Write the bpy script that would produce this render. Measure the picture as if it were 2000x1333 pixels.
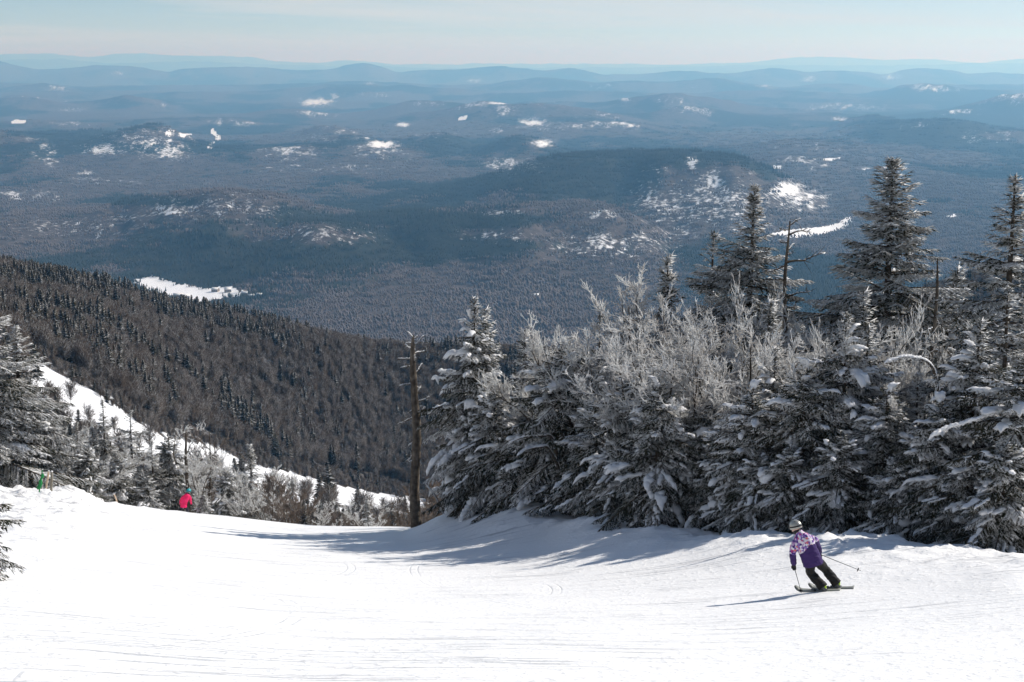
import bpy, bmesh, math, random
import numpy as np
from mathutils import Vector, Matrix

for o in list(bpy.data.objects):
    bpy.data.objects.remove(o)
SC = bpy.context.scene
COL = SC.collection
R = math.radians

# ------------------------------------------------------------------ camera, sky, sun, exposure
F_PX = 2778.0                      # focal length in pixels of the 2000 px wide photograph (50 mm)
HORIZON = 120.0                    # row of eye level
PITCH = math.atan((666.5 - HORIZON) / F_PX)
cam_d = bpy.data.cameras.new('camera')
cam_d.sensor_width = 36.0
cam_d.lens = 36.0 * F_PX / 2000.0
cam_d.clip_start = 0.5
cam_d.clip_end = 300000.0
cam = bpy.data.objects.new('camera', cam_d)
COL.objects.link(cam)
cam.location = (0, 0, 0)
cam.rotation_euler = (math.pi / 2 - PITCH, 0, 0)
SC.camera = cam

SUN_AZ = 62.0                      # degrees to the right of the viewing direction
SUN_EL = 35.0
EXPOSURE = 0.18
w = bpy.data.worlds.new('World')
SC.world = w
w.use_nodes = True
nt = w.node_tree
nt.nodes.clear()
out = nt.nodes.new('ShaderNodeOutputWorld')
bg = nt.nodes.new('ShaderNodeBackground')
sky = nt.nodes.new('ShaderNodeTexSky')
sky.sky_type = 'NISHITA'
sky.sun_disc = False
sky.sun_elevation = R(SUN_EL)
sky.sun_rotation = R(SUN_AZ)
sky.altitude = 3000.0
sky.air_density = 1.0
sky.dust_density = 0.0
sky.ozone_density = 3.4
# thin high cirrus, over the whole sky
tc = nt.nodes.new('ShaderNodeTexCoord')
sep = nt.nodes.new('ShaderNodeSeparateXYZ')
nt.links.new(tc.outputs['Generated'], sep.inputs[0])
zz = nt.nodes.new('ShaderNodeMath'); zz.operation = 'ADD'; zz.inputs[1].default_value = 0.06
nt.links.new(sep.outputs['Z'], zz.inputs[0])
zm = nt.nodes.new('ShaderNodeMath'); zm.operation = 'MAXIMUM'; zm.inputs[1].default_value = 0.03
nt.links.new(zz.outputs[0], zm.inputs[0])
dv = nt.nodes.new('ShaderNodeVectorMath'); dv.operation = 'DIVIDE'
cmb = nt.nodes.new('ShaderNodeCombineXYZ')
for i in range(3):
    nt.links.new(zm.outputs[0], cmb.inputs[i])
nt.links.new(tc.outputs['Generated'], dv.inputs[0])
nt.links.new(cmb.outputs[0], dv.inputs[1])
mp = nt.nodes.new('ShaderNodeMapping')
mp.inputs['Rotation'].default_value = (0, 0, R(12))
mp.inputs['Scale'].default_value = (0.10, 0.22, 0.0)
mp.inputs['Location'].default_value = (0.0, 0.0, 0.0)
nt.links.new(dv.outputs[0], mp.inputs['Vector'])
cn = nt.nodes.new('ShaderNodeTexNoise')
cn.inputs['Scale'].default_value = 0.9
cn.inputs['Detail'].default_value = 7.0
cn.inputs['Roughness'].default_value = 0.62
cn.inputs['Distortion'].default_value = 0.8
nt.links.new(mp.outputs[0], cn.inputs['Vector'])
cr = nt.nodes.new('ShaderNodeMapRange')
cr.inputs['From Min'].default_value = 0.45
cr.inputs['From Max'].default_value = 0.66
cr.inputs['To Max'].default_value = 0.85
nt.links.new(cn.outputs['Fac'], cr.inputs['Value'])
mixc = nt.nodes.new('ShaderNodeMix'); mixc.data_type = 'RGBA'
mixc.inputs['B'].default_value = (7.6, 7.7, 7.5, 1)
nt.links.new(cr.outputs[0], mixc.inputs['Factor'])
nt.links.new(sky.outputs[0], mixc.inputs['A'])
nt.links.new(mixc.outputs['Result'], bg.inputs['Color'])
bg.inputs['Strength'].default_value = 0.087
nt.links.new(bg.outputs[0], out.inputs['Surface'])

sun_d = bpy.data.lights.new('sun', 'SUN')
sun_d.energy = 4.9
sun_d.angle = R(0.53)
sun_d.color = (1.0, 0.955, 0.89)
sun = bpy.data.objects.new('sun', sun_d)
COL.objects.link(sun)
SUN_DIR = Vector((math.sin(R(SUN_AZ)) * math.cos(R(SUN_EL)), math.cos(R(SUN_AZ)) * math.cos(R(SUN_EL)), math.sin(R(SUN_EL))))
sun.rotation_euler = SUN_DIR.to_track_quat('Z', 'Y').to_euler()
sun.location = SUN_DIR * 200

vs = SC.view_settings
vs.view_transform = 'Standard'
vs.look = 'None'
vs.exposure = EXPOSURE
vs.gamma = 1.0
vs.use_curve_mapping = False
SC.cycles.use_denoising = True
SC.cycles.max_bounces = 6
SC.cycles.diffuse_bounces = 3
SC.cycles.glossy_bounces = 2
SC.cycles.transparent_max_bounces = 6
SC.cycles.volume_bounces = 1

# ------------------------------------------------------------------ geometry helpers
CP, SP = math.cos(PITCH), math.sin(PITCH)
CX, CY = 1000.0, 666.5

def ratio(py):                     # z / y of the sight line through a row
    b = (CY - np.asarray(py, float)) / F_PX
    return (-SP + b * CP) / (CP + b * SP)

def xfac(px, py):                  # x / y of the sight line
    b = (CY - np.asarray(py, float)) / F_PX
    return ((np.asarray(px, float) - CX) / F_PX) / (CP + b * SP)

def at(px, py, Y):
    return np.array([float(xfac(px, py)) * Y, Y, float(ratio(py)) * Y])

def to_px(x, y, z):
    r = z / y
    b = (r * CP + SP) / (CP - r * SP)
    a = (x / y) * (CP + b * SP)
    return CX + a * F_PX, CY - b * F_PX

def hash2(ix, iy, seed):
    h = (ix.astype(np.int64) * 374761393 + iy.astype(np.int64) * 668265263 + seed * 974634777) & 0x7fffffff
    h = ((h ^ (h >> 13)) * 1274126177) & 0x7fffffff
    h = h ^ (h >> 16)
    return (h & 0xffff) / 65535.0

def vnoise(x, y, seed=0):
    x = np.asarray(x, float); y = np.asarray(y, float)
    ix = np.floor(x).astype(np.int64); iy = np.floor(y).astype(np.int64)
    fx = x - ix; fy = y - iy
    ux = fx * fx * fx * (fx * (fx * 6 - 15) + 10); uy = fy * fy * fy * (fy * (fy * 6 - 15) + 10)
    a = hash2(ix, iy, seed); b = hash2(ix + 1, iy, seed)
    c = hash2(ix, iy + 1, seed); d = hash2(ix + 1, iy + 1, seed)
    return (a + (b - a) * ux + (c - a) * uy + (a - b - c + d) * ux * uy) * 2 - 1

def fbm(x, y, seed=0, octaves=5, gain=0.5):
    s = 0.0; amp = 1.0; tot = 0.0
    for o in range(octaves):
        ca, sa = math.cos(0.6 * o), math.sin(0.6 * o)
        s = s + amp * vnoise((x * ca - y * sa) * 2 ** o + 17.3 * o, (x * sa + y * ca) * 2 ** o - 9.1 * o, seed + o)
        tot += amp; amp *= gain
    return s / tot

def sstep(a, b, v):
    t = np.clip((v - a) / (b - a), 0, 1)
    return t * t * (3 - 2 * t)

def pchip(xk, yk, x):
    """monotone cubic; xk (n,), yk (n,...) sampled at x (m,) -> (m,...)"""
    xk = np.asarray(xk, float); yk = np.asarray(yk, float)
    h = np.diff(xk); hh = h.reshape((-1,) + (1,) * (yk.ndim - 1))
    d = np.diff(yk, axis=0) / hh
    m = np.zeros_like(yk)
    w1 = 2 * hh[1:] + hh[:-1]; w2 = hh[1:] + 2 * hh[:-1]
    with np.errstate(divide='ignore', invalid='ignore'):
        mm = (w1 + w2) / (w1 / d[:-1] + w2 / d[1:])
    mm[(d[:-1] * d[1:]) <= 0] = 0
    m[1:-1] = np.nan_to_num(mm)
    m[0] = d[0]; m[-1] = d[-1]
    i = np.clip(np.searchsorted(xk, x) - 1, 0, len(xk) - 2)
    ext = (-1,) + (1,) * (yk.ndim - 1)
    H = h[i].reshape(ext)
    t = np.clip((x - xk[i]) / h[i], 0, 1).reshape(ext)
    return ((2 * t**3 - 3 * t**2 + 1) * yk[i] + (t**3 - 2 * t**2 + t) * H * m[i]
            + (-2 * t**3 + 3 * t**2) * yk[i + 1] + (t**3 - t**2) * H * m[i + 1])

def mesh_obj(name, verts, faces, mats, parent=None, smooth=False, mat_idx=None):
    me = bpy.data.meshes.new(name)
    verts = np.asarray(verts, np.float32)
    faces = np.asarray(faces, np.int32)
    nv, nf, k = len(verts), len(faces), faces.shape[1]
    me.vertices.add(nv); me.vertices.foreach_set('co', verts.ravel())
    me.loops.add(nf * k); me.loops.foreach_set('vertex_index', faces.ravel())
    me.polygons.add(nf)
    me.polygons.foreach_set('loop_start', np.arange(0, nf * k, k, dtype=np.int32))
    if smooth is not False:
        me.polygons.foreach_set('use_smooth', np.ones(nf, bool) if smooth is True else np.asarray(smooth, bool))
    if mat_idx is not None:
        me.polygons.foreach_set('material_index', np.asarray(mat_idx, np.int32))
    for m in (mats if isinstance(mats, (list, tuple)) else [mats]):
        me.materials.append(m)
    me.update(calc_edges=True)
    o = bpy.data.objects.new(name, me)
    COL.objects.link(o)
    if parent: o.parent = parent
    return o

def tag(o, label=None, cat=None, group=None, kind=None):
    if label: o['label'] = label
    if cat: o['category'] = cat
    if group: o['group'] = group
    if kind: o['kind'] = kind
    return o

def empty(name, loc=(0, 0, 0), rz=0.0, scale=1.0):
    e = bpy.data.objects.new(name, None)
    e.empty_display_size = 0.3
    COL.objects.link(e)
    e.location = loc; e.rotation_euler = (0, 0, rz)
    e.scale = (scale,) * 3 if np.isscalar(scale) else scale
    return e

def copy_tree(root):
    r = root.copy(); COL.objects.link(r)
    for ch in root.children:
        c = ch.copy(); COL.objects.link(c); c.parent = r
        for g in ch.children:
            d = g.copy(); COL.objects.link(d); d.parent = c
    return r

# ------------------------------------------------------------------ materials
def mat(name, color, rough=0.7, spec=0.3, noise=None, bump=None, metal=0.0):
    """noise = (scale, second colour, contrast low, high); bump = (scale, strength, distance)"""
    m = bpy.data.materials.new(name)
    m.use_nodes = True
    t = m.node_tree
    p = t.nodes['Principled BSDF']
    p.inputs['Base Color'].default_value = (*color, 1)
    p.inputs['Roughness'].default_value = rough
    p.inputs['Specular IOR Level'].default_value = spec
    p.inputs['Metallic'].default_value = metal
    if noise or bump:
        tc = t.nodes.new('ShaderNodeTexCoord')
    if noise:
        n = t.nodes.new('ShaderNodeTexNoise')
        n.inputs['Scale'].default_value = noise[0]; n.inputs['Detail'].default_value = 4
        t.links.new(tc.outputs['Object'], n.inputs['Vector'])
        mr = t.nodes.new('ShaderNodeMapRange')
        mr.inputs['From Min'].default_value = noise[2]; mr.inputs['From Max'].default_value = noise[3]
        t.links.new(n.outputs['Fac'], mr.inputs['Value'])
        mx = t.nodes.new('ShaderNodeMix'); mx.data_type = 'RGBA'
        mx.inputs['A'].default_value = (*color, 1); mx.inputs['B'].default_value = (*noise[1], 1)
        t.links.new(mr.outputs[0], mx.inputs['Factor'])
        t.links.new(mx.outputs['Result'], p.inputs['Base Color'])
    if bump:
        n2 = t.nodes.new('ShaderNodeTexNoise')
        n2.inputs['Scale'].default_value = bump[0]; n2.inputs['Detail'].default_value = 5
        t.links.new(tc.outputs['Object'], n2.inputs['Vector'])
        b = t.nodes.new('ShaderNodeBump')
        b.inputs['Strength'].default_value = bump[1]; b.inputs['Distance'].default_value = bump[2]
        t.links.new(n2.outputs['Fac'], b.inputs['Height'])
        t.links.new(b.outputs[0], p.inputs['Normal'])
    return m

M = {}
M['snow'] = mat('snow', (0.87, 0.87, 0.87), 0.55, 0.25, bump=(9.0, 0.35, 0.03))
M['frost'] = mat('frost', (0.46, 0.45, 0.43), 0.8, 0.1, noise=(2.5, (0.70, 0.70, 0.69), 0.42, 0.62))
M['needle'] = mat('needle', (0.022, 0.027, 0.016), 0.75, 0.12, noise=(1.6, (0.058, 0.052, 0.033), 0.42, 0.68))
M['bark'] = mat('bark', (0.055, 0.043, 0.034), 0.9, 0.1, noise=(7.0, (0.14, 0.12, 0.10), 0.45, 0.7), bump=(22.0, 0.8, 0.03))
M['deadwood'] = mat('deadwood', (0.06, 0.049, 0.039), 0.9, 0.1, noise=(5.0, (0.16, 0.135, 0.108), 0.4, 0.7), bump=(26.0, 0.9, 0.04))
M['rime'] = mat('rime', (0.86, 0.86, 0.85), 0.8, 0.1, noise=(2.0, (0.62, 0.59, 0.56), 0.45, 0.7))
M['twig_brown'] = mat('twig_brown', (0.13, 0.10, 0.08), 0.9, 0.1, noise=(2.0, (0.24, 0.205, 0.18), 0.45, 0.7))
M['far_needle'] = mat('far_needle', (0.026, 0.024, 0.016), 0.9, 0.05, noise=(0.25, (0.052, 0.043, 0.030), 0.4, 0.65))
M['far_twig'] = mat('far_twig', (0.064, 0.048, 0.037), 0.95, 0.03, noise=(0.2, (0.135, 0.106, 0.085), 0.4, 0.65))
M['valley_needle'] = mat('valley_needle', (0.030, 0.036, 0.029), 0.95, 0.03, noise=(0.05, (0.05, 0.052, 0.042), 0.4, 0.65))
M['valley_twig'] = mat('valley_twig', (0.120, 0.096, 0.085), 0.95, 0.03, noise=(0.05, (0.19, 0.158, 0.14), 0.4, 0.65))
M['far_frost'] = mat('far_frost', (0.30, 0.30, 0.30), 0.9, 0.05)

def let_light_through(m, share):
    """crystals pass part of the light on: share of the surface shading that is translucent"""
    t = m.node_tree; p = t.nodes['Principled BSDF']; out_ = t.nodes['Material Output']
    tr = t.nodes.new('ShaderNodeBsdfTranslucent'); mx = t.nodes.new('ShaderNodeMixShader')
    src = p.inputs['Base Color']
    if src.is_linked: t.links.new(src.links[0].from_socket, tr.inputs['Color'])
    else: tr.inputs['Color'].default_value = src.default_value
    mx.inputs[0].default_value = share
    t.links.new(p.outputs[0], mx.inputs[1]); t.links.new(tr.outputs[0], mx.inputs[2]); t.links.new(mx.outputs[0], out_.inputs['Surface'])

def slope_material():
    m = bpy.data.materials.new('groomed_snow'); m.use_nodes = True
    t = m.node_tree; N = t.nodes; L = t.links
    p = N['Principled BSDF']
    p.inputs['Roughness'].default_value = 0.5
    p.inputs['Specular IOR Level'].default_value = 0.25
    tc = N.new('ShaderNodeTexCoord')
    def noise(scale, detail, mapping=None, rough=0.55):
        n = N.new('ShaderNodeTexNoise'); n.inputs['Scale'].default_value = scale
        n.inputs['Detail'].default_value = detail; n.inputs['Roughness'].default_value = rough
        if mapping:
            mp = N.new('ShaderNodeMapping')
            mp.inputs['Rotation'].default_value = (0, 0, mapping[2])
            mp.inputs['Scale'].default_value = (mapping[0], mapping[1], 1)
            L.new(tc.outputs['Object'], mp.inputs['Vector']); L.new(mp.outputs[0], n.inputs['Vector'])
        else:
            L.new(tc.outputs['Object'], n.inputs['Vector'])
        return n
    def rng(node, a, b, c=0.0, d=1.0):
        r = N.new('ShaderNodeMapRange'); r.inputs['From Min'].default_value = a; r.inputs['From Max'].default_value = b
        r.inputs['To Min'].default_value = c; r.inputs['To Max'].default_value = d
        L.new(node, r.inputs['Value']); return r.outputs[0]
    def math_(op, a, b):
        q = N.new('ShaderNodeMath'); q.operation = op
        for i, v in enumerate((a, b)):
            if isinstance(v, (int, float)): q.inputs[i].default_value = v
            else: L.new(v, q.inputs[i])
        return q.outputs[0]
    # edge scratches of many turns: thin grooves in two sets of directions
    g1 = rng(noise(1.0, 3, (0.25, 5.5, R(8))).outputs['Fac'], 0.61, 0.66)
    g2 = rng(noise(1.0, 3, (0.25, 6.5, R(-22))).outputs['Fac'], 0.62, 0.67)
    g3 = rng(noise(1.0, 3, (0.3, 7.5, R(38))).outputs['Fac'], 0.645, 0.68)
    groove = math_('MAXIMUM', math_('MAXIMUM', g1, g2), g3)
    patch = rng(noise(0.2, 4).outputs['Fac'], 0.40, 0.56)
    groove = math_('MULTIPLY', groove, patch)
    sepx = N.new('ShaderNodeSeparateXYZ'); L.new(tc.outputs['Object'], sepx.inputs[0])
    arcs = [(-22, 40, 17.0), (-3, 58, 22.0), (14, 18, 19.5), (-14, 12, 24.0), (30, 44, 33.0), (2, 20, 12.5), (-30, 22, 26.0), (9, 52, 27.5), (-8, 34, 9.0)]
    trk = None
    patch2 = rng(noise(0.3, 3).outputs['Fac'], 0.46, 0.6)
    for cx_, cy_, rad_ in arcs:
        for gap_ in (0.0, 0.24):
            ddx = math_('SUBTRACT', sepx.outputs['X'], float(cx_)); ddy = math_('SUBTRACT', sepx.outputs['Y'], float(cy_))
            q2 = math_('SQRT', math_('ADD', math_('MULTIPLY', ddx, ddx), math_('MULTIPLY', ddy, ddy)), 0.0)
            dd = math_('ABSOLUTE', math_('SUBTRACT', q2, rad_ + gap_), 0.0)
            line = rng(dd, 0.0, 0.04, 1.0, 0.0)
            trk = line if trk is None else math_('MAXIMUM', trk, line)
    groove = math_('MAXIMUM', groove, math_('MULTIPLY', trk, math_('MULTIPLY', patch2, 0.4)))
    lump = rng(noise(5.5, 4).outputs['Fac'], 0.50, 0.72)
    big = noise(0.9, 4).outputs['Fac']
    fine = noise(28.0, 3).outputs['Fac']
    h = math_('ADD', math_('MULTIPLY', lump, 0.5), math_('MULTIPLY', big, 0.55))
    h = math_('ADD', h, math_('MULTIPLY', fine, 0.12))
    h = math_('SUBTRACT', h, math_('MULTIPLY', groove, 1.0))
    b = N.new('ShaderNodeBump'); b.inputs['Strength'].default_value = 0.7; b.inputs['Distance'].default_value = 0.045
    L.new(h, b.inputs['Height']); L.new(b.outputs[0], p.inputs['Normal'])
    mx = N.new('ShaderNodeMix'); mx.data_type = 'RGBA'
    mx.inputs['A'].default_value = (0.90, 0.895, 0.885, 1); mx.inputs['B'].default_value = (0.50, 0.51, 0.53, 1)
    L.new(math_('MULTIPLY', groove, 0.85), mx.inputs['Factor'])
    L.new(mx.outputs['Result'], p.inputs['Base Color'])
    return m
let_light_through(M['snow'], 0.22)
let_light_through(M['rime'], 0.5)
let_light_through(M['frost'], 0.45)
M['slope'] = slope_material()

def terrain_material():
    """woodland floor: bare hardwoods, conifer stands, snow where the cover is open (mesh attributes from the land's own cover map)"""
    m = bpy.data.materials.new('winter_woodland'); m.use_nodes = True
    t = m.node_tree; N = t.nodes; L = t.links
    p = N['Principled BSDF']; p.inputs['Roughness'].default_value = 0.95; p.inputs['Specular IOR Level'].default_value = 0.05
    tc = N.new('ShaderNodeTexCoord')
    def attr(n):
        a = N.new('ShaderNodeAttribute'); a.attribute_name = n; return a.outputs['Fac']
    def noise(scale, detail, rough=0.6):
        n = N.new('ShaderNodeTexNoise'); n.inputs['Scale'].default_value = scale
        n.inputs['Detail'].default_value = detail; n.inputs['Roughness'].default_value = rough
        L.new(tc.outputs['Object'], n.inputs['Vector']); return n.outputs['Fac']
    def math_(op, a, b, c=None):
        q = N.new('ShaderNodeMath'); q.operation = op
        for i, v in enumerate((a, b, c)):
            if v is None: continue
            if isinstance(v, (int, float)): q.inputs[i].default_value = v
            else: L.new(v, q.inputs[i])
        return q.outputs[0]
    def rng(v, a, b, c=0.0, d=1.0):
        r = N.new('ShaderNodeMapRange'); r.inputs['From Min'].default_value = a; r.inputs['From Max'].default_value = b
        r.inputs['To Min'].default_value = c; r.inputs['To Max'].default_value = d
        L.new(v, r.inputs['Value']); return r.outputs[0]
    def mixc(f, a, b):
        x = N.new('ShaderNodeMix'); x.data_type = 'RGBA'
        L.new(f, x.inputs['Factor'])
        for s, v in (('A', a), ('B', b)):
            if isinstance(v, tuple): x.inputs[s].default_value = (*v, 1)
            else: L.new(v, x.inputs[s])
        return x.outputs['Result']
    nf = noise(0.045, 6, 0.7)
    nc = noise(0.012, 5, 0.65)
    hard = mixc(rng(nf, 0.35, 0.65), (0.060, 0.049, 0.044), (0.118, 0.098, 0.088))
    coni = mixc(rng(nf, 0.35, 0.65), (0.018, 0.023, 0.018), (0.042, 0.045, 0.036))
    cf = rng(math_('ADD', attr('conifer'), math_('SUBTRACT', nc, 0.5)), 0.40, 0.60)
    wood = mixc(cf, hard, coni)
    v = math_('ADD', attr('snow'), math_('MULTIPLY', math_('SUBTRACT', nf, 0.5), 1.9))
    sf = rng(v, 0.42, 0.66)
    colr = mixc(sf, wood, (0.82, 0.83, 0.85))
    L.new(colr, p.inputs['Base Color'])
    b = N.new('ShaderNodeBump'); b.inputs['Strength'].default_value = 0.9; b.inputs['Distance'].default_value = 9.0
    L.new(math_('MULTIPLY', nf, math_('SUBTRACT', 1.0, sf)), b.inputs['Height']); L.new(b.outputs[0], p.inputs['Normal'])
    return m
M['terrain'] = terrain_material()

# ------------------------------------------------------------------ the lie of the land
# columns of (distance, image row) read off the photograph: the ski slope, its banks, the wooded shoulder below
COLS = {
 -450: [(12,1345),(18,1225),(30,1095),(40,1030),(50,980),(60,945),(66,935),(75,950),(90,1010),(110,1030),(150,1000),(250,840),(400,680),(600,560),(900,455),(1000,470),(1400,640),(2600,775)],
 0:    [(12,1350),(18,1230),(30,1110),(40,1055),(50,1008),(60,968),(66,957),(70,962),(80,1015),(110,1050),(150,1020),(250,880),(400,720),(600,618),(900,530),(1000,545),(1400,690),(2600,775)],
 140:  [(12,1353),(18,1236),(30,1124),(40,1066),(50,1020),(60,978),(66,957),(70,964),(80,1020),(110,1065),(150,1045),(250,930),(400,800),(600,655),(900,558),(1000,575),(1400,710),(2600,775)],
 195:  [(12,1355),(18,1240),(30,1130),(40,1072),(50,1032),(60,998),(67,981),(73,992),(84,1040),(110,1075),(150,1055),(250,950),(400,830),(600,675),(900,572),(1000,590),(1400,720),(2600,775)],
 350:  [(12,1360),(18,1250),(30,1150),(40,1092),(50,1052),(60,1018),(70,1000),(78,1014),(90,1060),(110,1080),(150,1070),(250,985),(400,905),(520,862),(600,790),(900,614),(1000,632),(1400,730),(2600,775)],
 450:  [(12,1363),(18,1256),(30,1160),(40,1103),(50,1063),(60,1032),(71,1010),(80,1026),(92,1075),(110,1090),(150,1075),(250,1010),(400,950),(560,895),(650,820),(900,634),(1000,652),(1400,735),(2600,775)],
 600:  [(12,1368),(18,1265),(30,1172),(40,1115),(50,1075),(60,1045),(72,1025),(80,1040),(95,1090),(120,1098),(150,1085),(250,1040),(400,990),(600,940),(700,880),(900,662),(1000,672),(1400,740),(2600,775)],
 780:  [(12,1370),(18,1270),(30,1178),(40,1122),(50,1080),(60,1042),(68,1030),(76,1050),(90,1100),(120,1110),(150,1100),(250,1070),(400,1030),(600,990),(700,955),(800,860),(950,690),(1100,705),(1500,755),(2600,775)],
 880:  [(12,1371),(18,1272),(30,1180),(40,1122),(50,1072),(55,1040),(60,1004),(64,1016),(75,1085),(95,1115),(150,1110),(250,1080),(400,1040),(600,1000),(800,880),(950,695),(1100,710),(1500,755),(2600,775)],
 1050: [(12,1372),(18,1274),(30,1180),(40,1115),(46,1072),(50,1042),(53,1010),(56,985),(60,998),(70,1050),(90,1110),(150,1115),(250,1095),(400,1060),(600,1020),(800,900),(950,700),(1100,715),(1500,755),(2600,775)],
 1180: [(12,1373),(18,1275),(30,1178),(38,1115),(44,1058),(47,1030),(50,1008),(54,1018),(65,1060),(90,1110),(150,1115),(250,1095),(400,1060),(600,1020),(800,900),(1000,705),(1150,720),(1500,755),(2600,775)],
 1300: [(12,1373),(18,1275),(30,1174),(36,1118),(40,1078),(43,1046),(45,1030),(49,1040),(60,1075),(90,1120),(150,1115),(250,1095),(400,1060),(600,1010),(800,880),(1050,700),(1200,715),(1500,755),(2600,775)],
 1500: [(12,1372),(18,1272),(24,1215),(30,1158),(34,1110),(37,1070),(40,1043),(44,1054),(55,1090),(90,1125),(150,1115),(250,1095),(400,1050),(600,980),(800,850),(1150,665),(1300,685),(1700,765),(2600,775)],
 1650: [(12,1370),(18,1266),(24,1204),(30,1142),(34,1088),(38,1046),(42,1056),(55,1095),(90,1130),(150,1115),(250,1090),(400,1040),(600,960),(800,820),(1200,620),(1350,640),(1700,750),(2600,775)],
 1850: [(12,1367),(18,1258),(24,1186),(30,1118),(33,1088),(36,1067),(40,1078),(52,1120),(90,1140),(150,1115),(250,1080),(400,1020),(600,930),(800,790),(1250,562),(1400,590),(1700,730),(2600,775)],
 2000: [(12,1364),(18,1252),(24,1170),(28,1120),(31,1098),(34,1084),(38,1097),(50,1140),(90,1145),(150,1115),(250,1070),(400,1000),(600,890),(800,760),(1250,515),(1400,545),(1700,710),(2600,775)],
 2450: [(12,1355),(18,1230),(24,1150),(28,1125),(31,1112),(35,1125),(48,1165),(90,1150),(150,1110),(250,1060),(400,980),(600,850),(800,700),(1250,420),(1400,450),(1700,660),(2600,775)],
}
_px = sorted(COLS)
_lyg = np.linspace(math.log(12), math.log(2600), 700)
_tab = np.array([pchip([math.log(a) for a, _ in COLS[k]], [float(b) for _, b in COLS[k]], _lyg) for k in _px])   # (cols, Y)
_xg = np.linspace(-700, 2700, 681)
_tab2 = pchip(np.array(_px, float), _tab, np.clip(_xg, _px[0], _px[-1]))         # (681, 700)
# keep the land going sideways at constant height trend instead of constant row
_rat = ratio(_tab2)
_xr = (_xg - CX) / F_PX

def table_z(x, y):
    """height from the column table, valid 12 < y < 2600"""
    yy = np.clip(y, 12.0, 2600.0)
    u = (x / yy) * 0.965
    # x / y depends weakly on the row; two fixed-point steps
    fi = np.clip((u - _xr[0]) / (_xr[1] - _xr[0]), 0, len(_xr) - 1.001)
    fj = np.clip((np.log(yy) - _lyg[0]) / (_lyg[1] - _lyg[0]), 0, len(_lyg) - 1.001)
    def look(fi, fj):
        i = fi.astype(int); j = fj.astype(int); a = fi - i; b = fj - j
        return (_rat[i, j] * (1 - a) * (1 - b) + _rat[i + 1, j] * a * (1 - b) + _rat[i, j + 1] * (1 - a) * b + _rat[i + 1, j + 1] * a * b)
    r = look(fi, fj)
    for _ in range(2):
        b = (r * CP + SP) / (CP - r * SP)
        u = (x / yy) * (CP + b * SP)
        fi = np.clip((u - _xr[0]) / (_xr[1] - _xr[0]), 0, len(_xr) - 1.001)
        r = look(fi, fj)
    return r * yy

VALLEY = -600.0
# ridges: distance, fall-off towards us, fall-off behind, crest as (column, row)
RIDGES = [
 (4300, 450, 450, [(420,478),(520,462),(620,436),(700,446),(770,472),(860,490)]),
 (5000, 650, 600, [(-200,440),(0,428),(200,414),(300,390),(450,372),(560,388),(640,412),(760,445),(850,455)]),
 (4700, 600, 450, [(640,440),(720,424),(900,414),(1000,402),(1130,398),(1200,412),(1270,440),(1340,480),(1400,500)]),
 (6200, 1050, 800, [(560,425),(700,395),(850,374),(950,350),(1050,320),(1130,303),(1280,299),(1400,305),(1470,324),(1550,364),(1620,400),(1680,432),(1760,455)]),
 (9300, 800, 700, [(820,330),(900,310),(960,285),(1010,268),(1045,272),(1090,292),(1150,315)]),
 (9600, 600, 600, [(60,300),(130,290),(180,280),(225,284),(262,298),(290,290),(330,282),(372,290),(420,310)]),
 (10500, 900, 700, [(-200,290),(-60,278),(20,282),(80,290),(130,305)]),
 (12300, 900, 700, [(200,272),(250,260),(330,258),(390,270),(450,282)]),
 (11500, 1200, 1100, [(1480,300),(1580,272),(1640,250),(1690,238),(1740,235),(1810,232),(1870,238),(1950,256),(2100,290),(2300,310)]),
 (13000, 1000, 1000, [(1520,280),(1600,252),(1650,232),(1690,226),(1740,235),(1790,250)]),
 (13500, 900, 800, [(700,262),(820,255),(920,245),(1010,230),(1070,239),(1130,250),(1240,262)]),
 (15500, 1000, 900, [(560,275),(640,262),(740,250),(790,243),(830,255),(900,270)]),
 (17000, 1500, 1400, [(1760,245),(1830,230),(1900,206),(1960,186),(2000,192),(2080,215),(2250,240)]),
 (22500, 1600, 1500, [(520,212),(580,198),(620,192),(655,204),(720,215)]),
 (22800, 1400, 1200, [(-200,188),(0,182),(120,178),(260,186),(400,180),(520,186),(700,190),(900,186),(1000,182),(1100,178),(1300,182),(1500,176),(1700,186),(1900,176),(2200,180)]),
 (27500, 2000, 1800, [(-200,166),(0,162),(200,168),(500,166),(620,162),(700,158),(760,160),(900,168),(950,165),(1050,152),(1110,155),(1160,162),(1230,158),(1300,160),(1378,152),(1450,164),(1520,171),(1590,163),(1640,163),(1690,173),(1790,166),(1900,166),(2000,164),(2200,160)]),
 (36000, 2600, 2200, [(-300,128),(-60,124),(0,120),(24,119),(60,127),(110,136),(160,133),(230,128),(300,132),(350,140),(370,135),(440,131),(520,131),(600,137),(650,136),(690,128),(722,123),(750,130),(790,140),(850,137),(900,135),(960,130),(982,128),(1010,134),(1060,136),(1110,133),(1150,140),(1190,146),(1260,145),(1310,138),(1340,139),(1380,143),(1420,142),(1490,133),(1530,138),(1560,141),(1620,138),(1660,140),(1700,145),(1740,138),(1770,134),(1820,138),(1880,143),(1940,143),(2000,146),(2300,140)]),
 (66000, 4500, 4000, [(-300,112),(0,119),(130,116),(250,124),(400,121),(600,127),(800,131),(1000,133),(1300,131),(1500,127),(1700,128),(1900,124),(2300,124)]),
 (82000, 5000, 3500, [(-300,110),(0,107),(130,104),(200,113),(280,105),(400,110),(500,112),(560,120),(650,122),(682,118),(800,126),(1000,125),(1300,126),(1450,121),(1550,112),(1640,113),(1700,118),(1796,115),(1860,123),(2000,114),(2300,118)]),
]

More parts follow.
